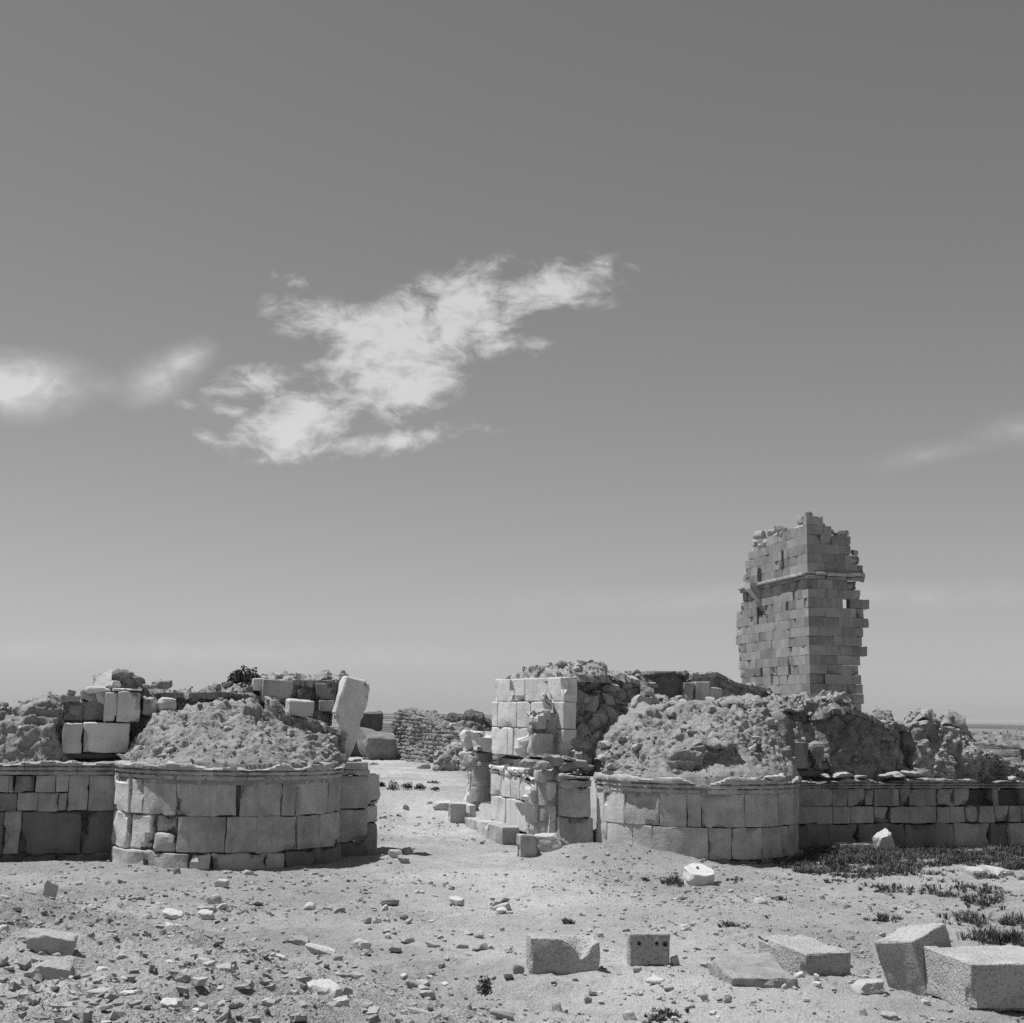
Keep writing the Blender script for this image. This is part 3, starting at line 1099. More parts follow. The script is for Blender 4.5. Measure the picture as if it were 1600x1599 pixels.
# ================================================================== wall standing behind the left tower
def left_upper():
    t = thing('ruined_wall', 'ruined upper wall of squared blocks and rubble above the left gate tower', 'wall', base_at(-1, -1, 1.9))
    W = lambda u, v, o=-.3: on_wall(u, v, o)
    mpu = wall_map(0, -.3, E2, N2)

    def blk(u0, u1, v0, v1, mat=M['ashlar'], o=0.0, **kw):
        a, b = W((u0), (v0 + v1) / 2, -.3 - o)[0], W(u1, (v0 + v1) / 2, -.3 - o)[0]
        um = (u0 + u1) / 2
        zt, zb = W(um, v0, -.3 - o)[1], W(um, v1, -.3 - o)[1]
        k = dict(step=.08, chip=.08, amp=.015, D=.5, y0=o)
        k.update(kw)
        return wall_block(t, mpu, a, b, zb, zt, mat, **k)
    blk(97, 129, 1129, 1178, M['pale'])  # pale colour of these four blocks stands in for sun on their faces
    blk(129, 202, 1129, 1177, M['pale'])
    blk(163.5, 182, 1082, 1129, M['pale'], chip=.2)
    blk(182.5, 221, 1081, 1129, M['pale'])
    blk(100, 130, 1096, 1126, M['mudbrick'], o=.35)
    blk(130, 164, 1096, 1126, M['mudbrick'], o=.35)
    blk(96, 126, 1086, 1097, M['earth'], o=.25, chip=.3, amp=.05)
    blk(126, 166, 1076, 1096, M['rubble'], o=.3, chip=.3, amp=.07, r=.06)
    blk(136, 176, 1075, 1082, M['pale'], o=.05, chip=.4, D=.8, amp=.03)
    blk(176, 224, 1075.5, 1081, M['pale'], o=.02, chip=.4, D=.9, amp=.03)
    blk(222, 247, 1088, 1118, M['rubble'], chip=.3, amp=.06, r=.06)
    blk(247, 275, 1092, 1117, M['pale'], chip=.3, amp=.06, r=.08)
    # dark strip standing in for the shade under the overhanging course
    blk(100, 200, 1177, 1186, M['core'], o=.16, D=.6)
    pr = profile([(95, 1104), (130, 1100), (165, 1084), (225, 1082), (260, 1080), (300, 1079), (345, 1078), (395, 1080), (420, 1092), (440, 1104), (480, 1118), (520, 1130), (556, 1146)], -.7)
    b = rubble_wall(t, 'rubble', pr, .72, 1.9, 1.5, M['rubble'], step=.036, amp=.95, batter=.05)
    scatter_on(t, 'stone', b, 46, (.09, .3), M['stone'], 21, box=lambda p: p[2] > 2.1)
    chips(t, b, 700, (.02, .12), M['rubble'], 9)
    pr2 = profile([(396, 1068), (420, 1062), (455, 1060), (490, 1061), (520, 1058), (545, 1050), (552, 1080)], -1.0)
    c = rubble_wall(t, 'rubble', pr2, 1.0, 2.0, 2.4, M['rubble'], step=.036, amp=.8, batter=.04)
    scatter_on(t, 'stone', c, 22, (.1, .32), M['stone'], 25, box=lambda p: p[2] > 2.6)
    chips(t, c, 300, (.02, .12), M['rubble'], 10)
    # broken block with a clean grey face, and the dark rubble scarp running down to the gateway
    def fb(u0, u1, v0, v1, off, D, mat, rot=(0, 0, 0), name='block', **kw):
        a, zt = on_wall(u0, v0, off); bq, zb = on_wall(u1, v1, off)
        p = O2 + (a + bq) / 2 * E2 + (off - D / 2) * N2
        return free_block(t, name, (p[0], p[1], zb), (abs(bq - a), D, zt - zb), (rot[0], rot[1], 18 + rot[2]), mat, **kw)
    fb(410, 456, 1062, 1098, -.62, .4, M['ashlar'], (0, 3, 0), chip=.4, amp=.02)
    fb(396, 412, 1060, 1080, -.72, .3, M['pale'], chip=.3)
    fb(495, 524, 1068, 1094, -.85, .35, M['mudbrick'], chip=.2)
    fb(500, 522, 1094, 1112, -.7, .35, M['rubble'], chip=.2)
    prs = profile([(418, 1088), (432, 1098), (455, 1118), (490, 1128), (530, 1138), (545, 1150)], -.2)
    sc = rubble_wall(t, 'rubble', prs, .12, .95, 1.7, M['rubble'], step=.036, amp=.7, batter=.0, zbf=[(-9, 1.7), (9, 1.7)])
    scatter_on(t, 'stone', sc, 18, (.08, .2), M['stone'], 27)
    # masses on the wall head
    prl = profile([(146, 1054), (160, 1050), (185, 1046), (205, 1050), (222, 1058), (228, 1066)], -.9)
    rubble_wall(t, 'rubble', prl, .8, 1.6, on_wall(180, 1076, -.9)[1], M['mudbrick'], step=.03, amp=.6, batter=.0, endround=.08)
    for (u, v, w, h, mm) in ((180, 1071, 15, 14, 'pale'), (240, 1073, 14, 8, 'stone'), (256, 1070, 24, 15, 'mudbrick'), (228, 1072, 12, 6, 'stone'), (111, 1083, 14, 11, 'stone')):
        tt, z = on_wall(u, v, -.75)
        p = O2 + tt * E2 - .75 * N2
        k = 30.5 / F_PX
        place_rock('stone', (p[0], p[1], z), (w * k, w * k * .8, h * k), (0, 0, random.uniform(0, 40)), M[mm], t, 'hi')
    return t


left_upper()

# leaning door jamb: two long pale stones tipped towards the gateway
def leaning_jamb():
    a, z0 = on_wall(540, 1178, -.35)
    p = O2 + a * E2 - .55 * N2
    t = thing('leaning_jamb', 'pale stone door jamb of two blocks leaning right beside the gap', 'door jamb', (p[0], p[1], z0))
    k = 30.4 / F_PX
    rot = (0, 12, 18)
    free_block(t, 'lower_block', (p[0] - .06, p[1], z0 - .05), (.54, .42, 63 * k), (0, 7, 18), M['pale'], chip=.12,
               mod=lambda Q: np.stack([Q[:, 0] * (1 - .45 * sstep((.0 - Q[:, 2]) / .5)), Q[:, 1], Q[:, 2]], 1))
    h = 63 * k - .05
    s = math.sin(R_(7))
    free_block(t, 'upper_block', (p[0] - .06 + s * h * .95, p[1] + s * h * .3, z0 - .05 + h * .985), (.62, .46, 64 * k), (0, 15, 18), M['pale'], chip=.16, amp=.03, r=.05)
    return t


leaning_jamb()


def white_block():
    a, zb = on_wall(470, 1121, -.15)
    p = O2 + a * E2 - .35 * N2
    k = 30 / F_PX
    tag(free_block(None, 'fallen_block', (p[0], p[1], zb), (41 * k, .4, 27 * k), (4, 2, 20), M['stonepale'], chip=.1, r=.04),
        'bright white squared block resting on the rubble scarp left of the leaning jamb', 'stone block')


white_block()


def bush(name, loc, w, h, label, cat, group=None, n=600, seed=0, leaf=.05, dome=True):
    """low shrub: many small leaf faces through a dome, a few twigs"""
    rg = np.random.default_rng(seed)
    u = rg.normal(size=(n, 3)); u /= np.linalg.norm(u, axis=1, keepdims=True)
    u[:, 2] = np.abs(u[:, 2])
    rr = rg.random(n) ** .4
    lump = 1 + .35 * vnoise(u * 2.3 + seed, seed)
    C = u * (rr * lump)[:, None] * np.array([w / 2, w / 2 * .8, h])
    nrm = rg.normal(size=(n, 3)); nrm /= np.linalg.norm(nrm, axis=1, keepdims=True)
    a = np.cross(nrm, rg.normal(size=(n, 3))); a /= np.linalg.norm(a, axis=1, keepdims=True)
    b = np.cross(nrm, a)
    s = (leaf * (.6 + .8 * rg.random(n)))[:, None]
    V = np.stack([C - a * s * .4, C + b * s, C + a * s * .4, C - b * s * .5], 1) + np.array(loc)
    F = np.arange(n * 4).reshape(n, 4)
    t = thing(name, label, cat, loc, group)
    emit('foliage', V.reshape(-1, 3), F, M['scrub'], t, smooth=False, closed=False)
    segs, faces = [], []
    for k in range(9):
        d = rg.normal(size=3); d[2] = abs(d[2]) + .4; d /= np.linalg.norm(d)
        tip = np.array(loc) + d * np.array([w / 2, w / 2, h]) * .8
        rd = max(w * .012, .004)
        base = np.array(loc) - [0, 0, .03]
        q = len(segs) * 1
        ring = [(rd, 0), (-rd * .5, rd * .86), (-rd * .5, -rd * .86)]
        segs += [base + [x, y, 0] for x, y in ring] + [tip + [x * .3, y * .3, 0] for x, y in ring]
        faces += [[q, q + 1, q + 4, q + 3], [q + 1, q + 2, q + 5, q + 4], [q + 2, q, q + 3, q + 5]]
    emit('stem', np.array(segs), np.array(faces), M['scrub'], t, closed=False)
    return t


tt, z = on_wall(380, 1077, -1.3)
p = O2 + tt * E2 - 1.3 * N2
bush('bush', (p[0], p[1], z + .0), .90, .46, 'dark rounded bush on the wall head above the left gate tower', 'bush', n=2600, seed=5, leaf=.045)

# ================================================================== right gate tower
def right_tower():
    t = thing('gate_tower', 'right half-round gate tower stump of smooth ashlar with eroded fill', 'tower', base_at(TR, 0))
    mp = drum_map(TR, RR)
    A = lambda u, v: on_drum(u, v, TR, RR)[0] * RR
    pi = math.pi * RR
    drum_core(t, TR, RR, 1.45, M['core'])
    fc, co = part(t, 'facing'), part(t, 'cornice')
    z0, z1, z2 = .02, .665, 1.34
    up = [0, A(942.8, 1265), A(975.4, 1265), A(1030.5, 1265), A(1073, 1265), A(1096, 1265), A(1164, 1265), A(1217, 1265), pi]
    for i in range(len(up) - 1):
        kw = dict(r=.016, chip=.07, amp=.013)
        if i == 2: kw.update(amp=.045, chip=.12)
        if i == 1: kw.update(chip=.12)
        wall_block(fc, mp, up[i], up[i + 1], z1, z2, M['ashlar'] if i > 1 else M['pale'], step=.085, **kw)  # sunlit left end painted as paler blocks
    lo = [0, A(948, 1310), A(987.8, 1310), A(1019, 1310), A(1107, 1315), A(1143.7, 1315), A(1192, 1315), A(1223, 1310), pi]
    for i in range(len(lo) - 1):
        wall_block(fc, mp, lo[i], lo[i + 1], z0, z1, M['ashlar'] if i > 1 else M['pale'], step=.085, r=.016, chip=.06, amp=.012)  # same sunlight colour on the two left-end blocks
    mouldings(fc, mp, 0, pi, [(-.4, .02, .03)], M['dark'], 71)
    cornice(co, mp, 0, pi, 1.34, .34, M['ashlar'], 72, proj=1.0, erode=.55)
    rg = random.Random(14)
    for k in range(6):
        a = rg.uniform(.25, 2.95)
        p = mp(np.array([a * RR]), np.array([rg.uniform(-.04, .3)]), np.array([1.64 + rg.uniform(-.03, .06)]))[0]
        place_rock('slab', p, (rg.uniform(.25, .65), rg.uniform(.25, .42), rg.uniform(.08, .16)), (rg.uniform(-6, 6), rg.uniform(-6, 6), 18 - (90 - math.degrees(a)) + rg.uniform(-20, 20)), M['ashlar'], co)
    prof = profile([(925, 1200), (945, 1165), (985, 1128), (1020, 1108), (1060, 1101), (1100, 1096), (1150, 1093), (1195, 1097), (1206, 1118), (1214, 1150), (1222, 1196), (1250, 1212)])

    f = drum_fill(t, TR, RR, 1.63, prof, M['earth'], 57, .8, .95)
    scatter_on(t, 'stone', f, 40, (.07, .26), M['stone'], 33)
    chips(t, f, 600, (.02, .12), M['earth'], 33)
    # upright scarp of old mudbrick showing through the fill
    sp = profile([(1045, 1186), (1060, 1172), (1085, 1164), (1105, 1160), (1130, 1158), (1152, 1160), (1160, 1172), (1166, 1190)], 1.8)
    rubble_wall(t, 'scarp', sp, -1.75, -.4, 1.55, M['mudbrick'], d_earth, step=.03, amp=1.0, batter=.03, endround=.3)
    sp = profile([(1170, 1172), (1176, 1160), (1190, 1158), (1197, 1170)], 1.55)  # dark lump in place of a hollow, its shade put into the brick colour
    rubble_wall(t, 'scarp', sp, -1.55, -.2, 1.55, M['darkbrick'], d_earth, step=.03, amp=.6, batter=.04, endround=.12)
    # curved sheet of old plaster left standing at the right end of the fill
    a0, zt = on_wall(1203, 1112, .0)
    pr = [(a0 - .06, zt - .15), (a0 + .0, zt), (a0 + .12, zt - .15), (a0 + .20, zt - .55), (a0 + .26, 1.75)]
    rubble_wall(t, 'plaster_face', pr, -.75, .5, 1.55, M['mudbrick'], d_earth, step=.036, amp=.35, batter=.05, endround=.05)
    return t


right_tower()


# ================================================================== right curtain wall
def right_curtain():
    t = thing('curtain_wall', 'long shaded ashlar outer wall right of the right gate tower', 'wall', base_at(16.5, 0))
    fc, co = part(t, 'facing'), part(t, 'cornice')
    W = lambda u, v=1270: on_wall(u, v)[0]
    st = TR + RR - .08
    zc = on_wall(1400, 1232)[1]
    za = on_wall(1400, 1260)[1]
    zb = on_wall(1400, 1287)[1]
    far = W(1680)
    kw = dict(step=.085, chip=.10, amp=.018, D=.5, jit=.018, gap=.008)
    top = [st, W(1301), W(1325), W(1352), W(1366), W(1395), W(1407), W(1422), W(1447), W(1466), W(1492), W(1515)]
    course(fc, FACADE, top, za, zc, M['curtain'], **kw)
    wall_block(fc, FACADE, W(1553), W(1561), za, zc, M['curtain'], **kw)
    wall_block(fc, FACADE, W(1604), W(1640), za, zc, M['curtain'], **kw)
    wall_block(fc, FACADE, W(1640), far, za, zc, M['curtain'], **kw)
    mid = [st, W(1301), W(1329), W(1366), W(1391), W(1420), W(1464), W(1485), W(1509), W(1530), W(1554), W(1577), W(1597), W(1640), far]
    course(fc, FACADE, mid, zb, za, M['curtain'], mats={4: M['curtain']}, **kw)
    low = [st, W(1294, 1300), W(1340, 1300), W(1386, 1300), W(1414, 1300), W(1461, 1300), W(1491, 1300), W(1549, 1300), W(1577, 1300), W(1615, 1300), far]
    course(fc, FACADE, low, -.02, zb, M['dark'], mats={5: M['curtain'], 6: M['curtain'], 8: M['curtain']}, step=.085, chip=.16, amp=.045, D=.5, jit=.03, gap=.015, r=.035)
    mouldings(fc, FACADE, st, far, [(-.4, -.02, .02)], M['dark'], 83)
    cornice(co, FACADE, st, far, zc, .23, M['curtain'], 84, proj=1.1, erode=.5)
    rubble_wall(t, 'core', [(st - .3, zc), (far, zc)], .34, 1.4, -.4, M['core'], amp=.15, batter=0)
    # slabs on the wall head
    rg = random.Random(9)
    for (u, v, w, h) in ((1290, 1212, 12, 6), (1318, 1211, 38, 8), (1385, 1212, 26, 7), (1400, 1210, 30, 9), (1425, 1209, 30, 10), (1345, 1214, 20, 6), (1580, 1216, 14, 8), (1598, 1222, 20, 5)):
        tt, z = on_wall(u, v, -.05)
        p = O2 + tt * E2 - .1 * N2
        k = 34.5 / F_PX
        place_rock('slab', (p[0], p[1], z), (w * k, .4, h * k), (rg.uniform(-4, 4), rg.uniform(-4, 4), 18 + rg.uniform(-8, 8)), M['ashlar'], t)
    return t


right_curtain()


# ================================================================== eroded rubble and mudbrick mass on the right curtain wall
def right_mass():
    t = thing('rubble_mass', 'lumpy eroded rubble and mudbrick core standing on the right outer wall', 'ruin', base_at(16, -1, 1.6))
    # dark upright face
    pr = profile([(1284, 1118), (1295, 1106), (1320, 1102), (1350, 1113), (1368, 1122), (1388, 1130), (1396, 1150)], -.45)
    a = rubble_wall(t, 'rubble', pr, .26, 1.7, 1.45, M['mudbrick'], d_rubble, step=.036, amp=.8, batter=.10, endround=.1)
    lobes = lambda P, s, a: d_rubble(P, s, a, 3.2) + .42 * fbm(P * np.array([1.3, 1.3, .9]), 2, s + 77) + .10 * (cob(P * 2.2, s + 31) - .3)
    pr = profile([(1378, 1135), (1392, 1126), (1408, 1128), (1424, 1136)], -.5)
    b1 = rubble_wall(t, 'rubble', pr, .25, 1.7, 1.45, M['rubble'], lobes, step=.036, amp=.9, batter=.22, endround=.35, s=4242)
    pr = profile([(1416, 1138), (1428, 1127), (1450, 1126), (1470, 1131), (1482, 1142)], -.5)
    b2 = rubble_wall(t, 'rubble', pr, .30, 1.9, 1.45, M['rubble'], lobes, step=.036, amp=.9, batter=.26, endround=.4, s=4343)
    pr = profile([(1468, 1136), (1480, 1131), (1494, 1135), (1508, 1147), (1517, 1162), (1522, 1178), (1530, 1198)], -.4)
    b = rubble_wall(t, 'rubble', pr, .15, 1.7, 1.45, M['rubble'], lobes, step=.036, amp=.9, batter=.2, endround=.35, s=4444)
    pr = profile([(1290, 1095), (1300, 1086), (1318, 1088), (1340, 1108), (1365, 1118), (1385, 1126)], -1.2)
    c = rubble_wall(t, 'rubble', pr, 1.0, 2.1, 1.6, M['rubble'], step=.036, amp=1.0, batter=.1)
    pr = profile([(1510, 1186), (1525, 1176), (1540, 1172), (1560, 1180), (1580, 1196), (1600, 1208), (1640, 1205), (1680, 1200)], -.3)
    d = rubble_wall(t, 'rubble', pr, .10, 1.3, 1.35, M['rubble'], step=.036, amp=1.1, batter=.15)
    for (o, n, sd) in ((a, 8, 1), (b, 30, 2), (c, 16, 3), (d, 30, 4), (b1, 16, 5), (b2, 24, 6)):
        scatter_on(t, 'stone', o, n, (.07, .22), M['stone'], 50 + sd)
        chips(t, o, n * 18, (.02, .12), M['rubble'], 60 + sd)
    return t


right_mass()


def far_right_bank():
    pr = profile([(1505, 1162), (1530, 1152), (1560, 1150), (1600, 1149), (1680, 1150)], -7)
    t = thing('rubble_bank', 'low pale rubble bank behind the right end of the outer wall', 'ruin', base_at(21, -8, .6))
    o = rubble_wall(t, 'rubble', pr, 4.2, 9, .6, M['mudbrick'], step=.06, amp=1.2, batter=.3)
    scatter_on(t, 'stone', o, 30, (.1, .35), M['stone'], 66)


far_right_bank()


# ================================================================== upper wall and rubble between gateway and the dark mass
def right_upper():
    t = thing('rubble_wall', 'broken rubble wall with tumbled stones above the right gate tower', 'wall', base_at(9.5, -1.5, 1.7))
    pr = profile([(880, 1064), (905, 1060), (935, 1070), (960, 1078), (985, 1090), (1010, 1108), (1040, 1120)], -.9)
    a = rubble_wall(t, 'rubble', pr, .3, 3.6, 1.6, M['rubble'], step=.036, amp=1.0, batter=.62)
    scatter_on(t, 'stone', a, 50, (.12, .42), M['stone'], 91, box=lambda p: p[2] > 2.2, flat=(.6, 1.1))
    # skyline crust: over the sunlit facing it runs inward, then along the wall
    mpi = lambda x, y, z: np.stack([1.14 - x * .445 + y * .895, 32.35 + x * .895 + y * .445, z], 1)
    b0 = rubble_wall(t, 'rubble', [(-.1, 3.95), (.4, 4.05), (.9, 4.0), (1.5, 4.04), (2.2, 3.98), (2.8, 3.95), (3.3, 3.80), (3.6, 3.74)], .10, 1.5, 3.62, M['rubble'], mp=mpi, step=.036, amp=.6, batter=.6, endround=.7, endlow=.8)
    scatter_on(t, 'stone', b0, 26, (.08, .26), M['stone'], 192, flat=(.35, .7))
    chips(t, b0, 400, (.02, .1), M['rubble'], 193)
    pr = profile([(893, 1052), (905, 1043), (925, 1047), (940, 1054), (962, 1056), (985, 1052), (1005, 1050)], -2.0)
    b = rubble_wall(t, 'rubble', pr, .95, 3.9, 2.5, M['rubble'], step=.036, amp=.9, batter=.62)
    chips(t, b, 400, (.02, .1), M['rubble'], 194)
    scatter_on(t, 'stone', b, 40, (.08, .28), M['stone'], 92, flat=(.35, .7))
    pr = profile([(990, 1052), (1005, 1049), (1030, 1047), (1062, 1047), (1071, 1052)], -3.2)
    c = rubble_wall(t, 'dark_face', pr, 3.0, 4.0, 2.4, M['darkbrick'], d_earth, step=.036, amp=.45, batter=.0, endround=.06)
    pr = profile([(984, 1058), (995, 1054), (1012, 1062), (1016, 1085)], -2.9)
    rubble_wall(t, 'rubble', pr, 2.6, 3.6, 2.4, M['rubble'], step=.036, amp=.7, batter=.05, endround=.1)
    pr = profile([(1070, 1056), (1085, 1052), (1105, 1050), (1115, 1048), (1128, 1055), (1142, 1064), (1165, 1069), (1195, 1074), (1215, 1090), (1240, 1092), (1270, 1090)], -3.6)
    d = rubble_wall(t, 'rubble', pr, 3.2, 4.6, 1.8, M['rubble'], step=.036, amp=.6, batter=.1, endround=.1)
    scatter_on(t, 'stone', d, 34, (.08, .3), M['stone'], 93)
    chips(t, d, 600, (.02, .12), M['rubble'], 197)
    # smooth facing still in place below the crust
    mpu = wall_map(0, -2.85, E2, N2)
    def fb(u0, u1, v0, v1, off, mat, mpw, D=.4, **kw):
        a_, zt = on_wall(u0, v0, off); b_, zb = on_wall(u1, v1, off)
        k = dict(step=.08, chip=.06, amp=.012, D=D)
        k.update(kw)
        wall_block(t, mpw, a_, b_, zb, zt, mat, **k)
    for (u0, u1, v0, v1) in ((1069, 1087, 1066, 1100), (1087, 1110, 1065, 1100), (1110, 1131, 1074, 1100)):
        fb(u0, u1, v0, v1, -2.85, M['ashlar'], mpu)
    # earth sloping forward from there to the tower fill
    pr = profile([(1000, 1112), (1030, 1098), (1060, 1094), (1100, 1100), (1150, 1094), (1190, 1092), (1204, 1100)], -.6)
    e = rubble_wall(t, 'earth_fill', pr, .3, 3.6, 1.7, M['earth'], d_earth, step=.036, amp=.9, batter=.05)
    scatter_on(t, 'stone', e, 40, (.08, .26), M['stone'], 94)
    chips(t, e, 900, (.02, .1), M['earth'], 195)
    # mass right of the tower fill: stones, pale earth scarp, one smooth block of facing
    pr = profile([(1196, 1106), (1215, 1100), (1240, 1098), (1262, 1092), (1290, 1086), (1316, 1088), (1322, 1104)], -1.3)
    g = rubble_wall(t, 'rubble', pr, .30, 2.9, 1.75, M['earth'], d_earth, step=.036, amp=1.4, batter=.55)
    scatter_on(t, 'stone', g, 26, (.08, .28), M['stone'], 95)
    chips(t, g, 500, (.02, .1), M['earth'], 196)
    mp2 = wall_map(0, -.2, E2, N2)
    fb(1219, 1268, 1160, 1203, -.2, M['curtain'], mp2, D=.6, chip=.06)
    fb(1268.5, 1289, 1160, 1203, -.2, M['curtain'], mp2, D=.6, chip=.4, amp=.05, r=.1)
    fb(1246, 1290, 1204, 1214, -.2, M['core'], mp2, D=.5, y0=.08)
    # large tilted stones in the broken face
    for (u, v, w, h, ry) in ((962, 1128, 9, 34, 8), (985, 1124, 24, 34, 25), (936, 1122, 26, 22, 0), (900, 1088, 24, 26, 10), (925, 1098, 20, 34, 20), (950, 1092, 18, 24, -15), (1012, 1080, 22, 18, 0),
                             (905, 1130, 14, 28, 0), (955, 1075, 30, 14, 5), (1003, 1098, 40, 24, 5), (985, 1152, 20, 14, 0), (1005, 1146, 18, 16, 30)):
        tt, z = on_wall(u, v, -.9)
        of = -max(.3, .66 + .28 * (z - 1.6))
        tt, z = on_wall(u, v, of)
        p = O2 + tt * E2 + of * N2
        k = 33 / F_PX
        place_rock('stone', (p[0], p[1], z), (w * k, .3, h * k), (0, ry, 18 + random.uniform(-15, 15)), M['stonepale'] if w < 12 else M['stone'], t, 'hi')
    return t


right_upper()


# ================================================================== right side of the gateway
def gate_side():
    t = thing('gateway_wall', 'sunlit right wall of the gateway with bench and tall ashlar above', 'wall', base_at(6.9, -2.5))
    lf, uf, be = part(t, 'lower_facing'), part(t, 'upper_facing'), part(t, 'bench')
    lowm = wall_map(6.85, 0, I2, -E2)         # x runs inward, faces left
    upm = wall_map(7.08, 0, I2, -E2)
    # lower facing and its string course
    xs1 = [1.25, 1.95, 2.6, 3.3, 4.1]
    for i in range(len(xs1) - 1):
        wall_block(lf, lowm, xs1[i], xs1[i + 1], .98, 1.50, M['pale'], step=.08, chip=.08, amp=.014, D=.5)
    xs2 = [1.25, 2.2, 2.95, 4.1]
    for i in range(len(xs2) - 1):
        wall_block(lf, lowm, xs2[i], xs2[i + 1], .30, .98, M['pale'], step=.08, chip=.10, amp=.016, D=.5)
    mouldings(lf, lowm, 1.2, 4.1, [(1.50, 1.58, .03), (1.58, 1.68, .07)], M['pale'], 101, lens=(.4, .7), miss=(0, .12))
    rubble_wall(t, 'core', [(.6, 1.9), (4.4, 1.9)], .2, .9, -.2, M['core'], mp=wall_map(6.85, 0, I2, -E2), amp=.2, batter=0)
    # bench
    bm_ = wall_map(6.45, 0, I2, -E2)
    for (a, b) in ((1.9, 2.9), (2.9, 3.9), (3.9, 4.9)):
        wall_block(be, bm_, a, b, -.1, .40, M['ashlar'], D=.42, step=.08, chip=.14, amp=.025, name='bench_stone')
    # upper facing: three courses
    dv = np.array([-.445, .895]); nv = np.array([-.895, -.445])
    pst = np.array([1.20, 32.4])
    upm = lambda x, y, z: np.stack([pst[0] + x * dv[0] - y * nv[0], pst[1] + x * dv[1] - y * nv[1], z], 1)
    z = [1.93, 2.58, 3.18, 3.72]
    rows = [[0, .72, 1.55, 2.45, 2.75, 3.62], [0, .72, 1.6, 2.3, 3.3, 3.62], [0, .8, 1.9, 2.55, 3.5]]
    for r in range(3):
        for i in range(len(rows[r]) - 1):
            wall_block(uf, upm, rows[r][i], rows[r][i + 1], z[r], z[r + 1], M['pale'], D=.34, step=.09, chip=.05 + .08 * (r == 2), amp=.012)
    # shaded end facing the camera
    fe = wall_map(0, -.93, E2, N2)
    tq = lambda u, v: on_wall(u, v, -.93)[0]
    wall_block(t, fe, tq(885, 1085), tq(898, 1085), 3.18, 3.70, M['ashlar'], D=.8, y0=.06, step=.08, chip=.15, amp=.02)
    wall_block(t, fe, tq(884, 1118), tq(899, 1118), 2.55, 3.16, M['ashlar'], D=.6, y0=.1, step=.08, chip=.12, amp=.03, r=.07)
    wall_block(t, fe, tq(884, 1158), tq(893, 1158), 1.93, 2.55, M['pale'], D=.6, y0=.06, step=.08, chip=.2, amp=.03)
    rubble_wall(t, 'rubble', [(tq(893, 1100), 3.9), (9.0, 3.85), (9.9, 3.7)], .75, 4.4, 1.6, M['rubble'], step=.036, amp=1.0, batter=.30, endround=.10)
    wall_block(t, fe, tq(889, 1150), tq(942, 1150), 1.80, 2.52, M['rubble'], D=.5, y0=-.25, step=.04, chip=.35, amp=.10, r=.14, warp=.08)
    # broken engaged shaft on the upper wall: grey broken face towards the camera
    def fr(u, v0, v1, w, tt, wi, mat, D=.45, rot=(0, 0, 0), **kw):
        P0 = O2 + tt * E2 + wi * I2
        k = P0[1] / F_PX
        uu = np.array(at_y(u, v1, P0[1]))
        return free_block(uf, 'shaft_stone', (uu[0], P0[1], uu[2]), (w * k, D, (v1 - v0) * k), (rot[0], rot[1], 12 + rot[2]), mat, **kw)
    fr(844, 1146, 1180, 34, 7.0, 1.0, M['ashlar'], chip=.3, amp=.035, r=.05)
    fr(842, 1109, 1146, 33, 7.0, .98, M['ashlar'], chip=.6, amp=.05, r=.07, warp=.05)
    fr(855, 1084, 1109, 13, 7.0, 1.05, M['pale'], chip=.35, amp=.04, D=.3)
    fr(823, 1152, 1180, 24, 6.85, 1.45, M['pale'], chip=.4, amp=.06, r=.08, D=.35, rot=(0, -14, 0))
    # top of the jamb: dark gap line rubble
    for (u, v, w, h) in ((822, 1192, 22, 12), (848, 1196, 30, 16), (866, 1188, 30, 18), (886, 1197, 36, 16), (905, 1193, 34, 14), (918, 1200, 26, 14), (858, 1183, 20, 10), (890, 1186, 30, 8)):
        tt, zz = on_wall(u, v, -.25)
        p = O2 + tt * E2 - .25 * N2
        k = 32 / F_PX
        place_rock('stone', (p[0], p[1], zz), (w * k, .35, h * k), (random.uniform(-8, 8), random.uniform(-8, 8), 18 + random.uniform(-20, 20)), M['stone'], t, 'hi')
    return t


gate_side()


def shaft(parent, name, c, r0, r1, z0, z1, mat, seed, amp=.012, chip=0.0, nz=14, na=36):
    """worn column drum"""
    a = np.linspace(0, 2 * math.pi, na, endpoint=False)
    zz = np.concatenate([[z0, z0], np.linspace(z0 + .015, z1 - .015, nz), [z1, z1]])
    rr = np.concatenate([[0.001, r0 - .012], np.linspace(r0, r1, nz), [r1 - .012, 0.001]])
    Aa, Z = np.meshgrid(a, zz, indexing='ij')
    Rr = np.repeat(rr[None], na, 0)
    P = np.stack([c[0] + Rr * np.cos(Aa), c[1] + Rr * np.sin(Aa), Z], 2)
    d = amp * fbm(P.reshape(-1, 3) * 4 + seed, 3, seed).reshape(P.shape[:2])
    if chip:
        d = d - chip * np.clip(fbm(P.reshape(-1, 3) * 2.2 + seed * 2, 3, seed + 3) - .1, 0, 1).reshape(P.shape[:2])
    k = (Rr > .01)
    P[:, :, 0] += d * np.cos(Aa) * k; P[:, :, 1] += d * np.sin(Aa) * k
    P = np.concatenate([P, P[:1]], 0)
    return emit(name, P.reshape(-1, 3), grid_faces(na + 1, len(zz)), mat, parent)


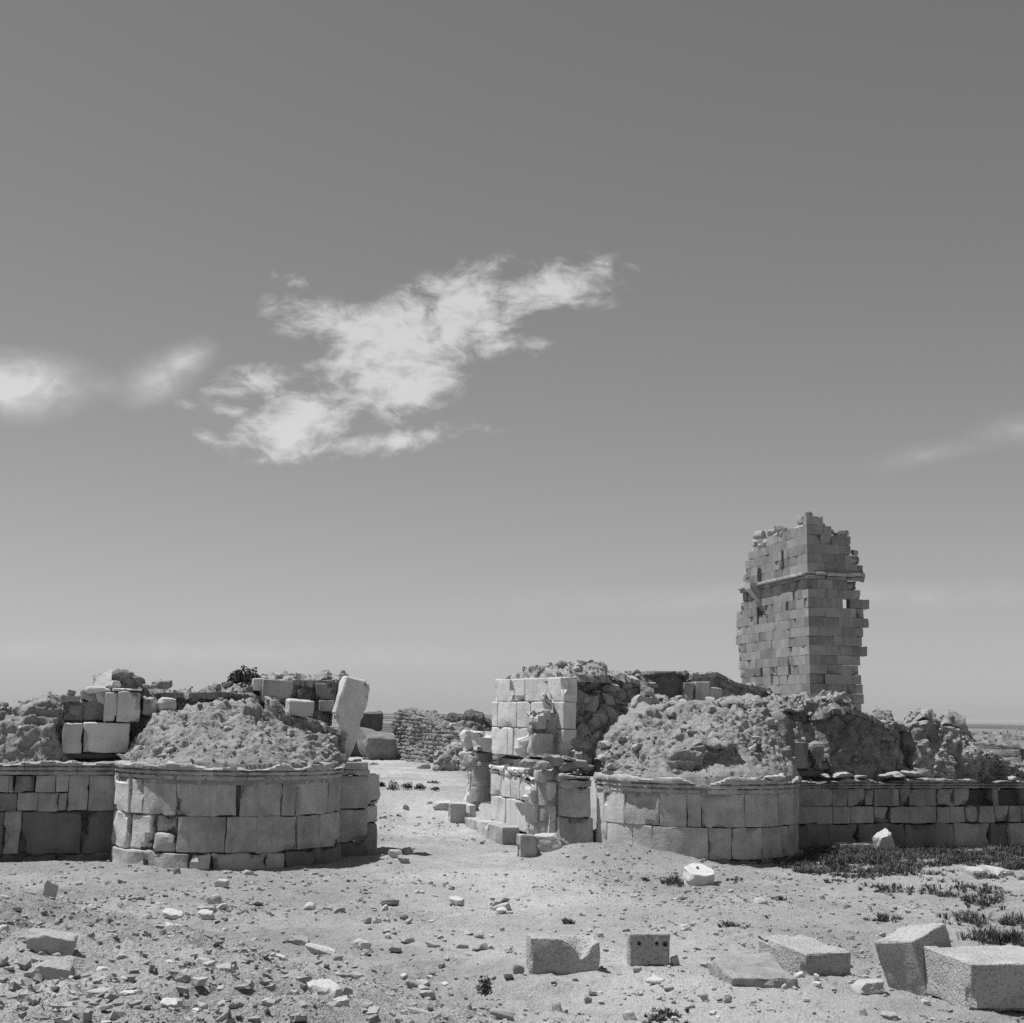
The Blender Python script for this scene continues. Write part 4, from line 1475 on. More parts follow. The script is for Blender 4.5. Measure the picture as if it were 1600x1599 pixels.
def rear_column():
    Y = 36.6
    k = Y / F_PX
    b = at_y(752, 1250, Y)
    t = thing('gate_column', 'round stone column with broken capital at the rear of the gateway', 'column', tuple(b))
    zf = lambda v: at_y(752, v, Y)[2]
    c = (b[0], b[1])
    shaft(t, 'base_drum', c, .285, .28, zf(1252), zf(1229), M['ashlar'], 3, chip=.1)
    shaft(t, 'shaft_drum', c, .28, .27, zf(1229), zf(1197), M['ashlar'], 4, chip=.08)
    shaft(t, 'ring', c, .30, .29, zf(1197), zf(1190), M['ashlar'], 5, chip=.05, nz=6)
    shaft(t, 'neck', c, .27, .26, zf(1190), zf(1176), M['mudbrick'], 6, chip=.1)
    free_block(t, 'capital', (b[0] + .06, b[1], zf(1176)), (.62, .6, zf(1144) - zf(1176)), (0, 2, 14), M['pale'], chip=.35, amp=.03, r=.06,
               mod=lambda Q: np.stack([Q[:, 0] * (1 + .55 * (Q[:, 2] + .1)), Q[:, 1] * (1 + .4 * (Q[:, 2] + .1)), Q[:, 2]], 1))
    place_rock('broken_edge', (b[0] - .38, b[1] + .05, zf(1158)), (.34, .5, .55), (0, 10, 20), M['stonepale'], t, 'hi', 2)  # rough broken pieces; their paleness also paints sun on the left side
    place_rock('broken_edge', (b[0] - .34, b[1] + .05, zf(1184)), (.32, .45, .34), (0, -15, 50), M['stonepale'], t, 'hi', 5)
    place_rock('broken_edge', (b[0] - .22, b[1] - .12, zf(1187)), (.30, .3, .22), (10, 5, 10), M['stonepale'], t, 'hi', 7)
    free_block(t, 'jamb_stone', (b[0] - .24, b[1] + .1, zf(1246) - .35), (.26, .4, 1.25), (0, 1, 14), M['pale'], chip=.3, amp=.04)
    free_block(t, 'jamb_stone', (b[0] - .22, b[1] - .35, zf(1290) - .1), (.17, .3, .62), (0, -2, 14), M['pale'], chip=.12, amp=.02)
    free_block(t, 'jamb_stone', (b[0] - .52, b[1] - .1, zf(1278) - .15), (.55, .35, .5), (0, 0, 12), M['ashlar'], chip=.07, amp=.02)
    return t


rear_column()


def engaged_column():
    p = O2 + 6.75 * E2 - .75 * N2
    b = at_y(856, 1325, p[1])
    t = thing('gate_half_column', 'broken half column with bright chipped left edge beside the front pilaster', 'column', (b[0], b[1], 0))
    c = (b[0], b[1])
    for (z0, z1, m_, ch) in ((-.1, .62, 'ashlar', .1), (.62, .95, 'ashlar', .06), (.95, 1.48, 'ashlar', .1)):
        shaft(t, 'shaft_drum', c, .30, .28, z0, z1, M[m_], nseed(), chip=ch)
    free_block(t, 'capital', (b[0], b[1], 1.48), (.62, .55, .25), (0, 3, 14), M['ashlar'], chip=.4, amp=.06, r=.08)
    for (dz, w, h) in ((.3, .2, .55), (.75, .24, .5), (1.2, .26, .55)):
        free_block(t, 'broken_edge', (b[0] - .33, b[1] + .0, dz - .2), (w, .35, h), (0, random.uniform(-6, 6), 20), M['pale'], chip=.4, amp=.06, r=.06)  # chipped edge, its pale colour also standing for sunlight from the left
    return t


engaged_column()


def front_pilaster():
    t = thing('gate_pilaster', 'square two-block pilaster at the left edge of the right tower', 'pilaster', base_at(7.4, .1))
    a, b = on_wall(876, 1280, .05)[0], on_wall(924, 1280, .05)[0]
    W = lambda u, v: on_wall(u, v, .05)[0]
    zj = on_wall(900, 1277, .05)[1]
    zt = on_wall(900, 1231, .05)[1]
    tap = lambda Q: Q
    wall_block(t, FACADE, W(881, 1250), W(923.5, 1250), zj, zt, M['ashlar'], D=.8, y0=-.06, step=.08, chip=.10, amp=.012)
    wall_block(t, FACADE, W(878, 1300), W(927, 1300), -.2, zj, M['ashlar'], D=.85, y0=-.09, step=.08, chip=.14, amp=.02, r=.04)
    wall_block(t, FACADE, W(880, 1225), W(924, 1225), zt, zt + .16, M['ashlar'], D=.8, y0=-.09, step=.07, chip=.2, amp=.03, name='moulding')
    wall_block(t, FACADE, W(876, 1215), W(924, 1215), zt + .16, zt + .27, M['rubble'], D=.8, y0=-.1, step=.07, chip=.4, amp=.06, name='moulding')
    wall_block(t, FACADE, W(866, 1240), W(879.5, 1240), .1, zt + .1, M['pale'], D=.5, y0=.32, step=.08, chip=.3, amp=.06)  # pale strip stands for the sunlit left side of the pilaster
    return t


front_pilaster()

# ================================================================== walls seen through the gateway
def inner_walls():
    t = thing('mudbrick_wall', 'sunlit wall of eroded courses running back beyond the gateway', 'wall', base_at(12.5, -32, .6))
    mp = wall_map(12.5, 0, I2, -E2)
    o = rubble_wall(t, 'brickwork', [(22, 1.3), (24, 1.9), (26.5, 2.0), (28, 2.45), (30, 2.3), (32, 2.7), (34.5, 2.85), (37, 2.95), (38.6, 2.95)], 0, 1.2, .4, M['mudbrick_lit'], d_brick, mp=mp, step=.05, amp=1.5, batter=.10)
    scatter_on(t, 'stone', o, 14, (.15, .4), M['stone'], 77)
    t2 = thing('mudbrick_wall', 'dark upright wall end above the fallen masonry chunk', 'wall', base_at(9.5, -38.6, .6))
    rubble_wall(t2, 'brickwork', [(2.0, 2.6), (4, 2.8), (7, 2.85), (9, 2.9), (12.3, 2.9)], 38.6, 39.8, .4, M['darkbrick'], d_brick, step=.1, amp=.8, batter=.02)  # shade on this camera-facing wall put into a darker brick colour
    t3 = thing('mudbrick_wall', 'far dark broken wall top on the skyline left of the rear column', 'wall', tuple(at_y(715, 1150, 78)))
    def prof_y(pairs, Y):
        r = []
        for u, v in pairs:
            p = at_y(u, v, Y)
            r.append((p[0], p[2]))
        return r
    mpy = lambda Y: (lambda x, y, z: np.stack([x, Y + y, z], 1))
    rubble_wall(t3, 'brickwork', prof_y([(655, 1122), (668, 1118), (690, 1120), (712, 1119), (724, 1115), (745, 1114), (762, 1121), (782, 1124)], 78), 0, 1.5, .3, M['darkbrick'], d_rubble, mp=mpy(78), step=.12, amp=1.4)
    t4 = thing('mudbrick_wall', 'dark pier with pale left edge standing left of the rear column', 'pier', tuple(at_y(712, 1165, 62)))
    rubble_wall(t4, 'brickwork', prof_y([(709, 1129), (716, 1127), (740, 1126), (752, 1132)], 62), 0, 1.2, .4, M['darkbrick'], d_rubble, mp=mpy(62), step=.1, amp=.6, batter=0, endround=.06)
    p = at_y(706.5, 1162, 61.8)
    free_block(t4, 'edge_stone', (p[0], p[1], .6), (.22, .7, at_y(706, 1130, 61.8)[2] - .6), (0, 0, 10), M['pale'], chip=.2, amp=.04)
    t5 = thing('mudbrick_wall', 'short squat pier with lit left side among the rubble beyond the gateway', 'pier', tuple(at_y(697, 1160, 66)))
    p = at_y(698, 1165, 64)
    free_block(t5, 'brickwork', (p[0], p[1], .6), (.5, .8, at_y(698, 1131, 64)[2] - .6), (0, 0, 22), M['mudbrick'], chip=.25, amp=.06, step=.08)
    # tumbled end of the lit wall
    t6 = thing('rubble_heap', 'grey rubble heap at the foot of the lit wall by the rear column', 'rubble', tuple(at_y(715, 1196, 56)))
    rubble_wall(t6, 'rubble', prof_y([(676, 1180), (690, 1166), (706, 1160), (722, 1168), (738, 1176)], 56), -.7, 1.0, .5, M['rubble'], mp=mpy(56), step=.07, amp=1.1, batter=.3)
    # fallen chunk of masonry
    b = on_ground(587, 1187)
    k = b[1] / F_PX
    o = place_rock('masonry_chunk', (b[0], b[1] + .6, b[2] + 22 * k), (74 * k, 60 * k, 50 * k), (0, 4, 12), M['mudbrick'], None, 'hi', 3)
    tag(o, 'big fallen masonry chunk on the ground left of the lit wall', 'boulder')


M['mudbrick_lit'] = mat_stone('pale_brickwork', .235, .2, .1, .7, scale=1.3, speck=.2)
inner_walls()


# ================================================================== the tall tower
def tall_tower():
    Yc = 72.0
    k = Yc / F_PX
    corner = at_y(1266, 1085, Yc)
    C = corner[:2]
    dL = np.array([-.19, .98]); dL = dL / np.linalg.norm(dL)          # left face runs back
    dR = np.array([dL[1], -dL[0]])                                     # right face
    nL, nR = -dR, -dL
    t = thing('stone_tower', 'tall ruined square stone tower rising behind the right wall', 'tower', (C[0], C[1], .5))
    lw, rw, sc_, us = part(t, 'left_wall'), part(t, 'right_wall'), part(t, 'string_course'), part(t, 'upper_storey')
    lean = math.tan(R_(.55))

    def mk(d, n):
        def f(x, y, z):
            return np.stack([C[0] + x * d[0] - y * n[0] - lean * (z - 3.9), C[1] + x * d[1] - y * n[1], z], 1)
        return f
    mL, mR = mk(dL, nL), mk(dR, nR)

    def hit(u, v, n):
        d = ray(u, v)
        P0 = np.array([C[0], C[1]])
        kk = (P0 @ n) / (d.x * n[0] + d.y * n[1])
        z = d.z * kk + CAM_Z
        q = np.array([d.x * kk + lean * (z - 3.9), d.y * kk]) - P0
        return q, z
    HL = lambda u, v: (float(hit(u, v, nL)[0] @ dL), hit(u, v, nL)[1])
    HR = lambda u, v: (float(hit(u, v, nR)[0] @ dR), hit(u, v, nR)[1])
    zc = HR(1275, 905)[1]                       # under the string course
    rg = random.Random(77)
    # plain lower shaft, hidden by the nearer ruins
    lenL = 9.3
    edgeR = sorted([(HR(u, v)[1], HR(u, v)[0]) for u, v in ((1346, 1110), (1346, 1085), (1345, 1060), (1345, 1030), (1350, 1020), (1344, 1010), (1350, 990), (1346, 975), (1350, 962), (1348, 950), (1340, 938), (1344, 925), (1341, 915), (1347, 905))])
    edgeL = sorted([(HL(u, v)[1], HL(u, v)[0]) for u, v in ((1161, 1085), (1160, 1060), (1156, 1040), (1155, 1015), (1151, 1000), (1152, 985), (1151, 968), (1155, 955), (1158, 950), (1160, 940), (1161, 925))])
    eR = lambda z: float(np.interp(z, [a for a, b in edgeR], [b for a, b in edgeR]))
    eL = lambda z: float(np.interp(z, [a for a, b in edgeL], [b for a, b in edgeL]))
    zlow = 3.2
    for (m_, L0) in ((mL, eL(3.9)), (mR, eR(3.9))):
        wall_block(t, m_, .0 if m_ is mL else .91, L0, 0, zlow, M['tower'], D=.9, name='lower_wall', step=.5)
    h = .455
    nz_ = int((zc - zlow) / h)
    h = (zc - zlow) / nz_
    slitsL = []
    for (u, v0, v1) in ((1185, 956, 967), (1231, 945, 957), (1190, 1045, 1060), (1234, 1041, 1058)):
        x, za = HL(u, v0); _, zb = HL(u, v1)
        slitsL.append((x, zb, za))
    wx0, wz1 = HR(1317, 942); wx1, wz0 = HR(1329, 955)

    def row(hold, m_, x0, x1, z0, z1, D, face, cuts, lens, **kw):
        xs = [x0]
        x = x0
        while True:
            x += rg.uniform(*lens)
            if x > x1 - lens[0] * .6:
                break
            xs.append(x)
        xs.append(x1)
        pieces = []
        for a, b in zip(xs[:-1], xs[1:]):
            segs = [(a, b)]
            for (c0, c1) in cuts:
                new = []
                for (p, q) in segs:
                    if c1 <= p or c0 >= q:
                        new.append((p, q))
                    else:
                        if c0 - p > .06: new.append((p, c0))
                        if q - c1 > .06: new.append((c1, q))
                segs = new
            pieces += segs
        for ip, (p, q) in enumerate(pieces):
            last = ip == len(pieces) - 1
            kw = dict(chip=.14, amp=.018, r=.02) if last else dict(chip=rg.choice((.03, .03, .12)), amp=rg.choice((.004, .004, .012)), r=.006)
            zt_ = z1 - (rg.uniform(0, .025) if last else 0)
            wall_block(hold, m_, p, q + (rg.uniform(-.06, .06) if last else 0), z0, zt_, M['tower'], D=D, step=.12 if last else .24, ny=3, gap=.002, jit=.005, **kw)
    for i in range(nz_):
        z0, z1 = zlow + i * h, zlow + (i + 1) * h
        zm = (z0 + z1) / 2
        cutsL = [(x - .16, x + .16) for (x, a, b) in slitsL if z1 > a + .12 and z0 < b - .12]
        cutsR = [(wx0, wx1)] if z0 < (wz0 + wz1) / 2 < z1 else []
        inL = rg.choice((0, .92)) if i % 2 else 0
        row(lw, mL, 0 if i % 2 == 0 else .505, eL(zm) + rg.uniform(-.16, .16), z0, z1, .9, 'L', cutsL, (.75, 1.5))
        stick = rg.uniform(-.08, .12) + (.38 if i in (nz_ - 3, nz_ - 5) else 0) + (.2 if i == nz_ - 8 else 0)
        row(rw, mR, .905 if i % 2 == 0 else 0, eR(zm) + stick, z0, z1, .5, 'R', cutsR, (.45, .85))
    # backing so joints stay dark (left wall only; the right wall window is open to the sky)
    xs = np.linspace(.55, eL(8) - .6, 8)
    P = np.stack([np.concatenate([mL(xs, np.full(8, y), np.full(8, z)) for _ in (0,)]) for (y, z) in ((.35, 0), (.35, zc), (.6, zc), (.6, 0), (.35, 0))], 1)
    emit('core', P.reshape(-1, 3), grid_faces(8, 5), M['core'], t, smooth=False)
    # string course
    eLc, eRc = HL(1161, 920)[0], HR(1349, 900)[0]
    for (m_, x0, x1) in ((mL, -.30, eLc), (mR, .93, eRc)):
        x = x0
        while x < x1 - .2:
            l = min(rg.uniform(.9, 1.5), x1 - x)
            wall_block(sc_, m_, x, x + l, zc, zc + .16, M['tower'], D=.95 if m_ is mL else .62, y0=-.14, step=.2, name='moulding', chip=.08, jit=.01)
            wall_block(sc_, m_, x, x + l, zc + .16, zc + .34, M['towerpale'], D=1.2 if m_ is mL else .78, y0=-.28, step=.2, name='moulding', chip=.12, jit=.015, r=.05)
            x += l
    zu = zc + .34
    # upper storey with stepped broken top
    topL = sorted([HL(u, v) for u, v in ((1262, 826), (1250, 832), (1238, 836), (1226, 840), (1216, 844), (1205, 848), (1195, 851), (1183, 853), (1172, 862), (1168, 880))])
    topR = [HR(u, v) for u, v in ((1262, 804), (1284, 804), (1285, 821), (1292, 821), (1293, 834), (1330, 834), (1331, 866), (1345, 866), (1346, 882), (1348, 882))]
    hu = .47
    niche_x, niche_z1 = HL(1188, 887); _, niche_z0 = HL(1188, 911)
    slx, slz1 = HL(1224.5, 866); _, slz0 = HL(1224.5, 880)
    mLu, mRu = mk(dL, nL), mk(dR, nR)
    for i in range(9):
        z0, z1 = zu + i * hu, zu + (i + 1) * hu
        zm = (z0 + z1) / 2
        # left face: run of x where the top profile is above this row
        xx = np.linspace(.0, HL(1165, 890)[0], 60)
        ok = np.interp(xx, [a for a, b in topL], [b for a, b in topL]) > zm - .05
        if ok.any():
            xa, xb = xx[ok].min(), xx[ok].max() - rg.uniform(0, .25)
            cuts = []
            if z1 > niche_z0 and z0 < niche_z1: cuts.append((niche_x - .33, niche_x + .33))
            if z1 > slz0 + .1 and z0 < slz1 - .1: cuts.append((slx - .17, slx + .17))
            if xb - xa > .4:
                row(us, mLu, xa + (0 if i % 2 == 0 else .505), xb, z0, z1, .9, 'L', cuts, (.8, 1.6))
        xr = np.array([a for a, b in topR]); zr = np.array([b for a, b in topR])
        xx = np.linspace(0, xr.max(), 80)
        ok = np.interp(xx, xr, zr) > zm - .02
        if ok.any():
            xb = xx[ok].max()
            if xb > .5:
                row(us, mRu, .905 if i % 2 == 0 else 0.0, max(xb, 1.3 if i % 2 == 0 else .5), z0, z1, .5, 'R', [], (.42, .8))
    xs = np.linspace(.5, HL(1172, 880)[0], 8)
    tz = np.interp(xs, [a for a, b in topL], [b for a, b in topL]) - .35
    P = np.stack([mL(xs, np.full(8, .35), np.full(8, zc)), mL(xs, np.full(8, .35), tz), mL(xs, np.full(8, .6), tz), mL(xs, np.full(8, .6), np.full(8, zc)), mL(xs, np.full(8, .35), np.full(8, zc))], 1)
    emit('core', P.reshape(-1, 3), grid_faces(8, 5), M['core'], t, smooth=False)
    # loose stones left along the broken head
    for (u, v, w, hh) in ((1182, 836, 13, 13), (1176, 850, 12, 12), (1198, 846, 17, 10), (1190, 849, 16, 8), (1203, 833, 12, 13), (1217, 827, 14, 11), (1211, 836, 14, 9), (1225, 833, 16, 10), (1236, 830, 14, 11), (1245, 826, 14, 12), (1247, 813, 10, 16), (1255, 810, 12, 14), (1252, 824, 14, 12), (1240, 838, 12, 10), (1172, 864, 8, 16), (1166, 885, 8, 14), (1163, 902, 10, 16)):
        x, z = HL(u, v)
        p = mL(np.array([x]), np.array([.25]), np.array([z]))[0]
        kk = p[1] / F_PX
        place_rock('stone', p, (w * kk * 1.1, w * kk * 1.6, hh * kk), (rg.uniform(-15, 15), rg.uniform(-15, 15), rg.uniform(0, 60)), M['towerpale'], t)
    for (u, v, w, hh) in ((1268, 802, 10, 6), (1288, 819, 9, 7), (1300, 830, 14, 7), (1322, 832, 14, 9), (1338, 863, 10, 7), (1312, 833, 10, 6), (1350, 903, 8, 10)):
        x, z = HR(u, v)
        p = mR(np.array([x]), np.array([.25]), np.array([z]))[0]
        kk = p[1] / F_PX
        place_rock('stone', p, (w * kk * 1.1, w * kk, hh * kk * 1.3), (rg.uniform(-15, 15), rg.uniform(-15, 15), rg.uniform(0, 60)), M['tower'], t)
    # spout bracket below the niche, hung on the left face
    x, z = HL(1186, 921)
    V = []
    for (xx, yy, zz) in ((-.42, -.6, .30), (.42, -.6, .30), (.42, -.6, .0), (-.42, -.6, .0), (-.42, .1, .30), (.42, .1, .30), (.2, .1, -.75), (-.2, .1, -.75)):
        V.append((x + xx, yy, z + zz))
    V = np.array(V)
    V = mL(V[:, 0], V[:, 1], V[:, 2])
    emit('spout', V, np.array([[0, 1, 2, 3], [4, 7, 6, 5], [0, 4, 5, 1], [3, 2, 6, 7], [0, 3, 7, 4], [1, 5, 6, 2]]), M['towerpale'], t, smooth=False)
    # arched head of the niche
    n = 10
    a = np.linspace(0, math.pi, n)
    ring = []
    for (rr, y) in ((.33, .01), (.60, .01), (.60, .5), (.33, .5), (.33, .01)):
        zz = niche_z1 - .33 + np.minimum(np.sin(a) * rr, .47)
        ring.append(mL(niche_x + np.cos(a) * np.minimum(rr, .45), np.full(n, y), zz))
    emit('arch', np.stack(ring, 1).reshape(-1, 3), grid_faces(n, 5), M['tower'], t, smooth=False)
    return t


tall_tower()


# ================================================================== blocks lying on the ground
def set_on(u, v, dz=0.0):
    p = on_ground(u, v)
    p[2] += dz + float(relief(np.array([[p[0], p[1], 0.0]]))[0])
    return p


def fallen():
    # broken-topped block
    p = set_on(878, 1519)
    def notch(Q):
        q = Q.copy()
        fr = (Q[:, 1] < .05) & (Q[:, 2] > .0)
        w = np.exp(-((Q[:, 0] - .19) / .12) ** 2)
        q[:, 2] -= np.where(fr, .17 * w * sstep((.05 - Q[:, 1]) / .22), 0)
        return q
    o = free_block(None, 'fallen_block', (p[0], p[1] + .16, -.12), (.80, .40, .49), (0, 2, 4), M['pitted'], chip=.07, step=.03, r=.015, mod=notch, amp=.014)
    tag(o, 'upright shaded block with a broken notch in its top edge', 'stone block', 'fallen ashlar blocks')
    # block with three holes
    p = set_on(1015, 1507)
    def holes(Q):
        q = Q.copy()
        for (x, z, r) in ((-.125, .075, .021), (.085, .075, .019), (.185, .065, .028)):
            d = np.hypot(Q[:, 0] - x, Q[:, 2] - z)
            q[:, 1] += np.where((Q[:, 1] < -.08) & (d < r), .07, 0)
        return q
    Q, F = None, None
    o = free_block(None, 'fallen_block', (p[0], p[1] + .13, -.03), (.48, .26, .37), (-3, -1, 3), M['pitted'], chip=.12, step=.0088, r=.014, mod=holes, amp=.012)
    tag(o, 'small squared block with three round holes in its shaded face', 'stone block', 'fallen ashlar blocks')
    # large block with pale top, yawed
    p = set_on(1247, 1524)
    yaw = 11
    ca, sa = math.cos(R_(yaw)), math.sin(R_(yaw))
    L_, D_, H_ = .60, 1.15, .29
    cx, cy = p[0] + ca * L_ / 2 - sa * D_ / 2, p[1] + sa * L_ / 2 + ca * D_ / 2
    o = free_block(None, 'fallen_block', (cx, cy, -.03), (L_, D_, H_), (2, 0, yaw + 8), M['pitted'], chip=.16, step=.035, amp=.018)
    tag(o, 'flat squared block with bright top between the half-buried slab and the tilted block', 'stone block', 'fallen ashlar blocks')
    # half-buried slab
    p = set_on(1186, 1547)
    o = free_block(None, 'fallen_block', (p[0], p[1] + .55, -.08), (.74, 1.15, .25), (3, 1, 5), M['earth'], chip=.10, step=.045, amp=.03, r=.03)
    tag(o, 'half-buried earth-covered slab left of the flat bright-topped block', 'stone slab', 'fallen ashlar blocks')
    # tilted block
    p = set_on(1424, 1550)
    o = free_block(None, 'fallen_block', (p[0] + .27, p[1] + .40, -.02), (.60, .56, .62), (-8, -15, 36), M['pitted'], chip=.10, step=.03, amp=.016)
    tag(o, 'rough block tilted on its edge behind the big corner block', 'stone block', 'fallen ashlar blocks')
    # big block at the right edge
    p = set_on(1518, 1582)
    yaw = 8
    ca, sa = math.cos(R_(yaw)), math.sin(R_(yaw))
    L_, D_, H_ = 1.25, 1.15, .49
    cx, cy = p[0] + ca * L_ / 2 - sa * D_ / 2, p[1] + sa * L_ / 2 + ca * D_ / 2
    o = free_block(None, 'fallen_block', (cx, cy, -.02), (L_, D_, H_), (0, 0, yaw), M['pitted'], chip=.08, step=.04, amp=.010, r=.015)
    tag(o, 'big sharp-edged block cut by the right edge of the picture', 'stone block', 'fallen ashlar blocks')
    # column drum fragment; a dark disc stands for the shade in its dowel hole
    p = set_on(1094, 1385)
    t = thing('column_drum', 'broken column drum with a small hole in its tilted top', 'column drum', tuple(p))
    o = shaft(t, 'drum', (0, 0), .31, .30, -.14, .13, M['pale'], 61, amp=.03, chip=.10)
    o.location = (0, .22, .12)
    o.rotation_euler = (R_(14), R_(6), 0)
    hb = shaft(t, 'dowel_hole_shade', (0, 0), .025, .025, 0, .01, M['core'], 62, amp=0, nz=2, na=12)
    hb.location = (-.02, .20, .277)
    hb.rotation_euler = (R_(14), R_(6), 0)
    # pieces fallen at the foot of the pilaster
    p = set_on(822, 1338)
    tag(free_block(None, 'fallen_block', (p[0], p[1] + .15, p[2] - .03), (.34, .32, .46), (0, 2, 15), M['ashlar'], chip=.06, amp=.02),
        'grey upright cube of stone at the foot of the half column', 'stone block')
    p = set_on(852, 1331)
    tag(place_rock('fallen_stone', (p[0] + .02, p[1] + .2, p[2] + .18), (.62, .45, .44), (0, 8, 10), M['stonepale'], None, 'hi', 8),
        'rounded white carved stone at the foot of the front pilaster', 'stone')
    # by the right curtain wall
    p = set_on(1383, 1331)
    tag(place_rock('fallen_stone', (p[0], p[1] + .15, p[2] + .18), (.44, .35, .62), (0, -14, 20), M['stonepale'], None, 'hi', 1),
        'bright white upright stone against the dark base of the right outer wall', 'stone')
    p = set_on(1340, 1328)
    tag(free_block(None, 'fallen_block', (p[0], p[1] + .2, p[2] - .05), (.95, .4, .22), (0, 1, 14), M['pale'], chip=.15, amp=.03),
        'long pale slab in the grass left of the bright white upright stone', 'stone slab')
    p = set_on(1552, 1368)
    tag(free_block(None, 'fallen_block', (p[0], p[1] + .3, p[2] - .1), (.85, .6, .22), (2, 0, 5), M['ashlar'], chip=.3, amp=.04, r=.05),
        'flat worn slab sunk in the grass near the right edge', 'stone slab')
    p = set_on(1050, 1328)
    tag(place_rock('fallen_stone', (p[0], p[1] + .1, p[2] + .1), (.40, .3, .26), (0, 8, 10), M['stonepale'], None, 'hi', 6),
        'pale squarish stone at the foot of the right gate tower', 'stone')
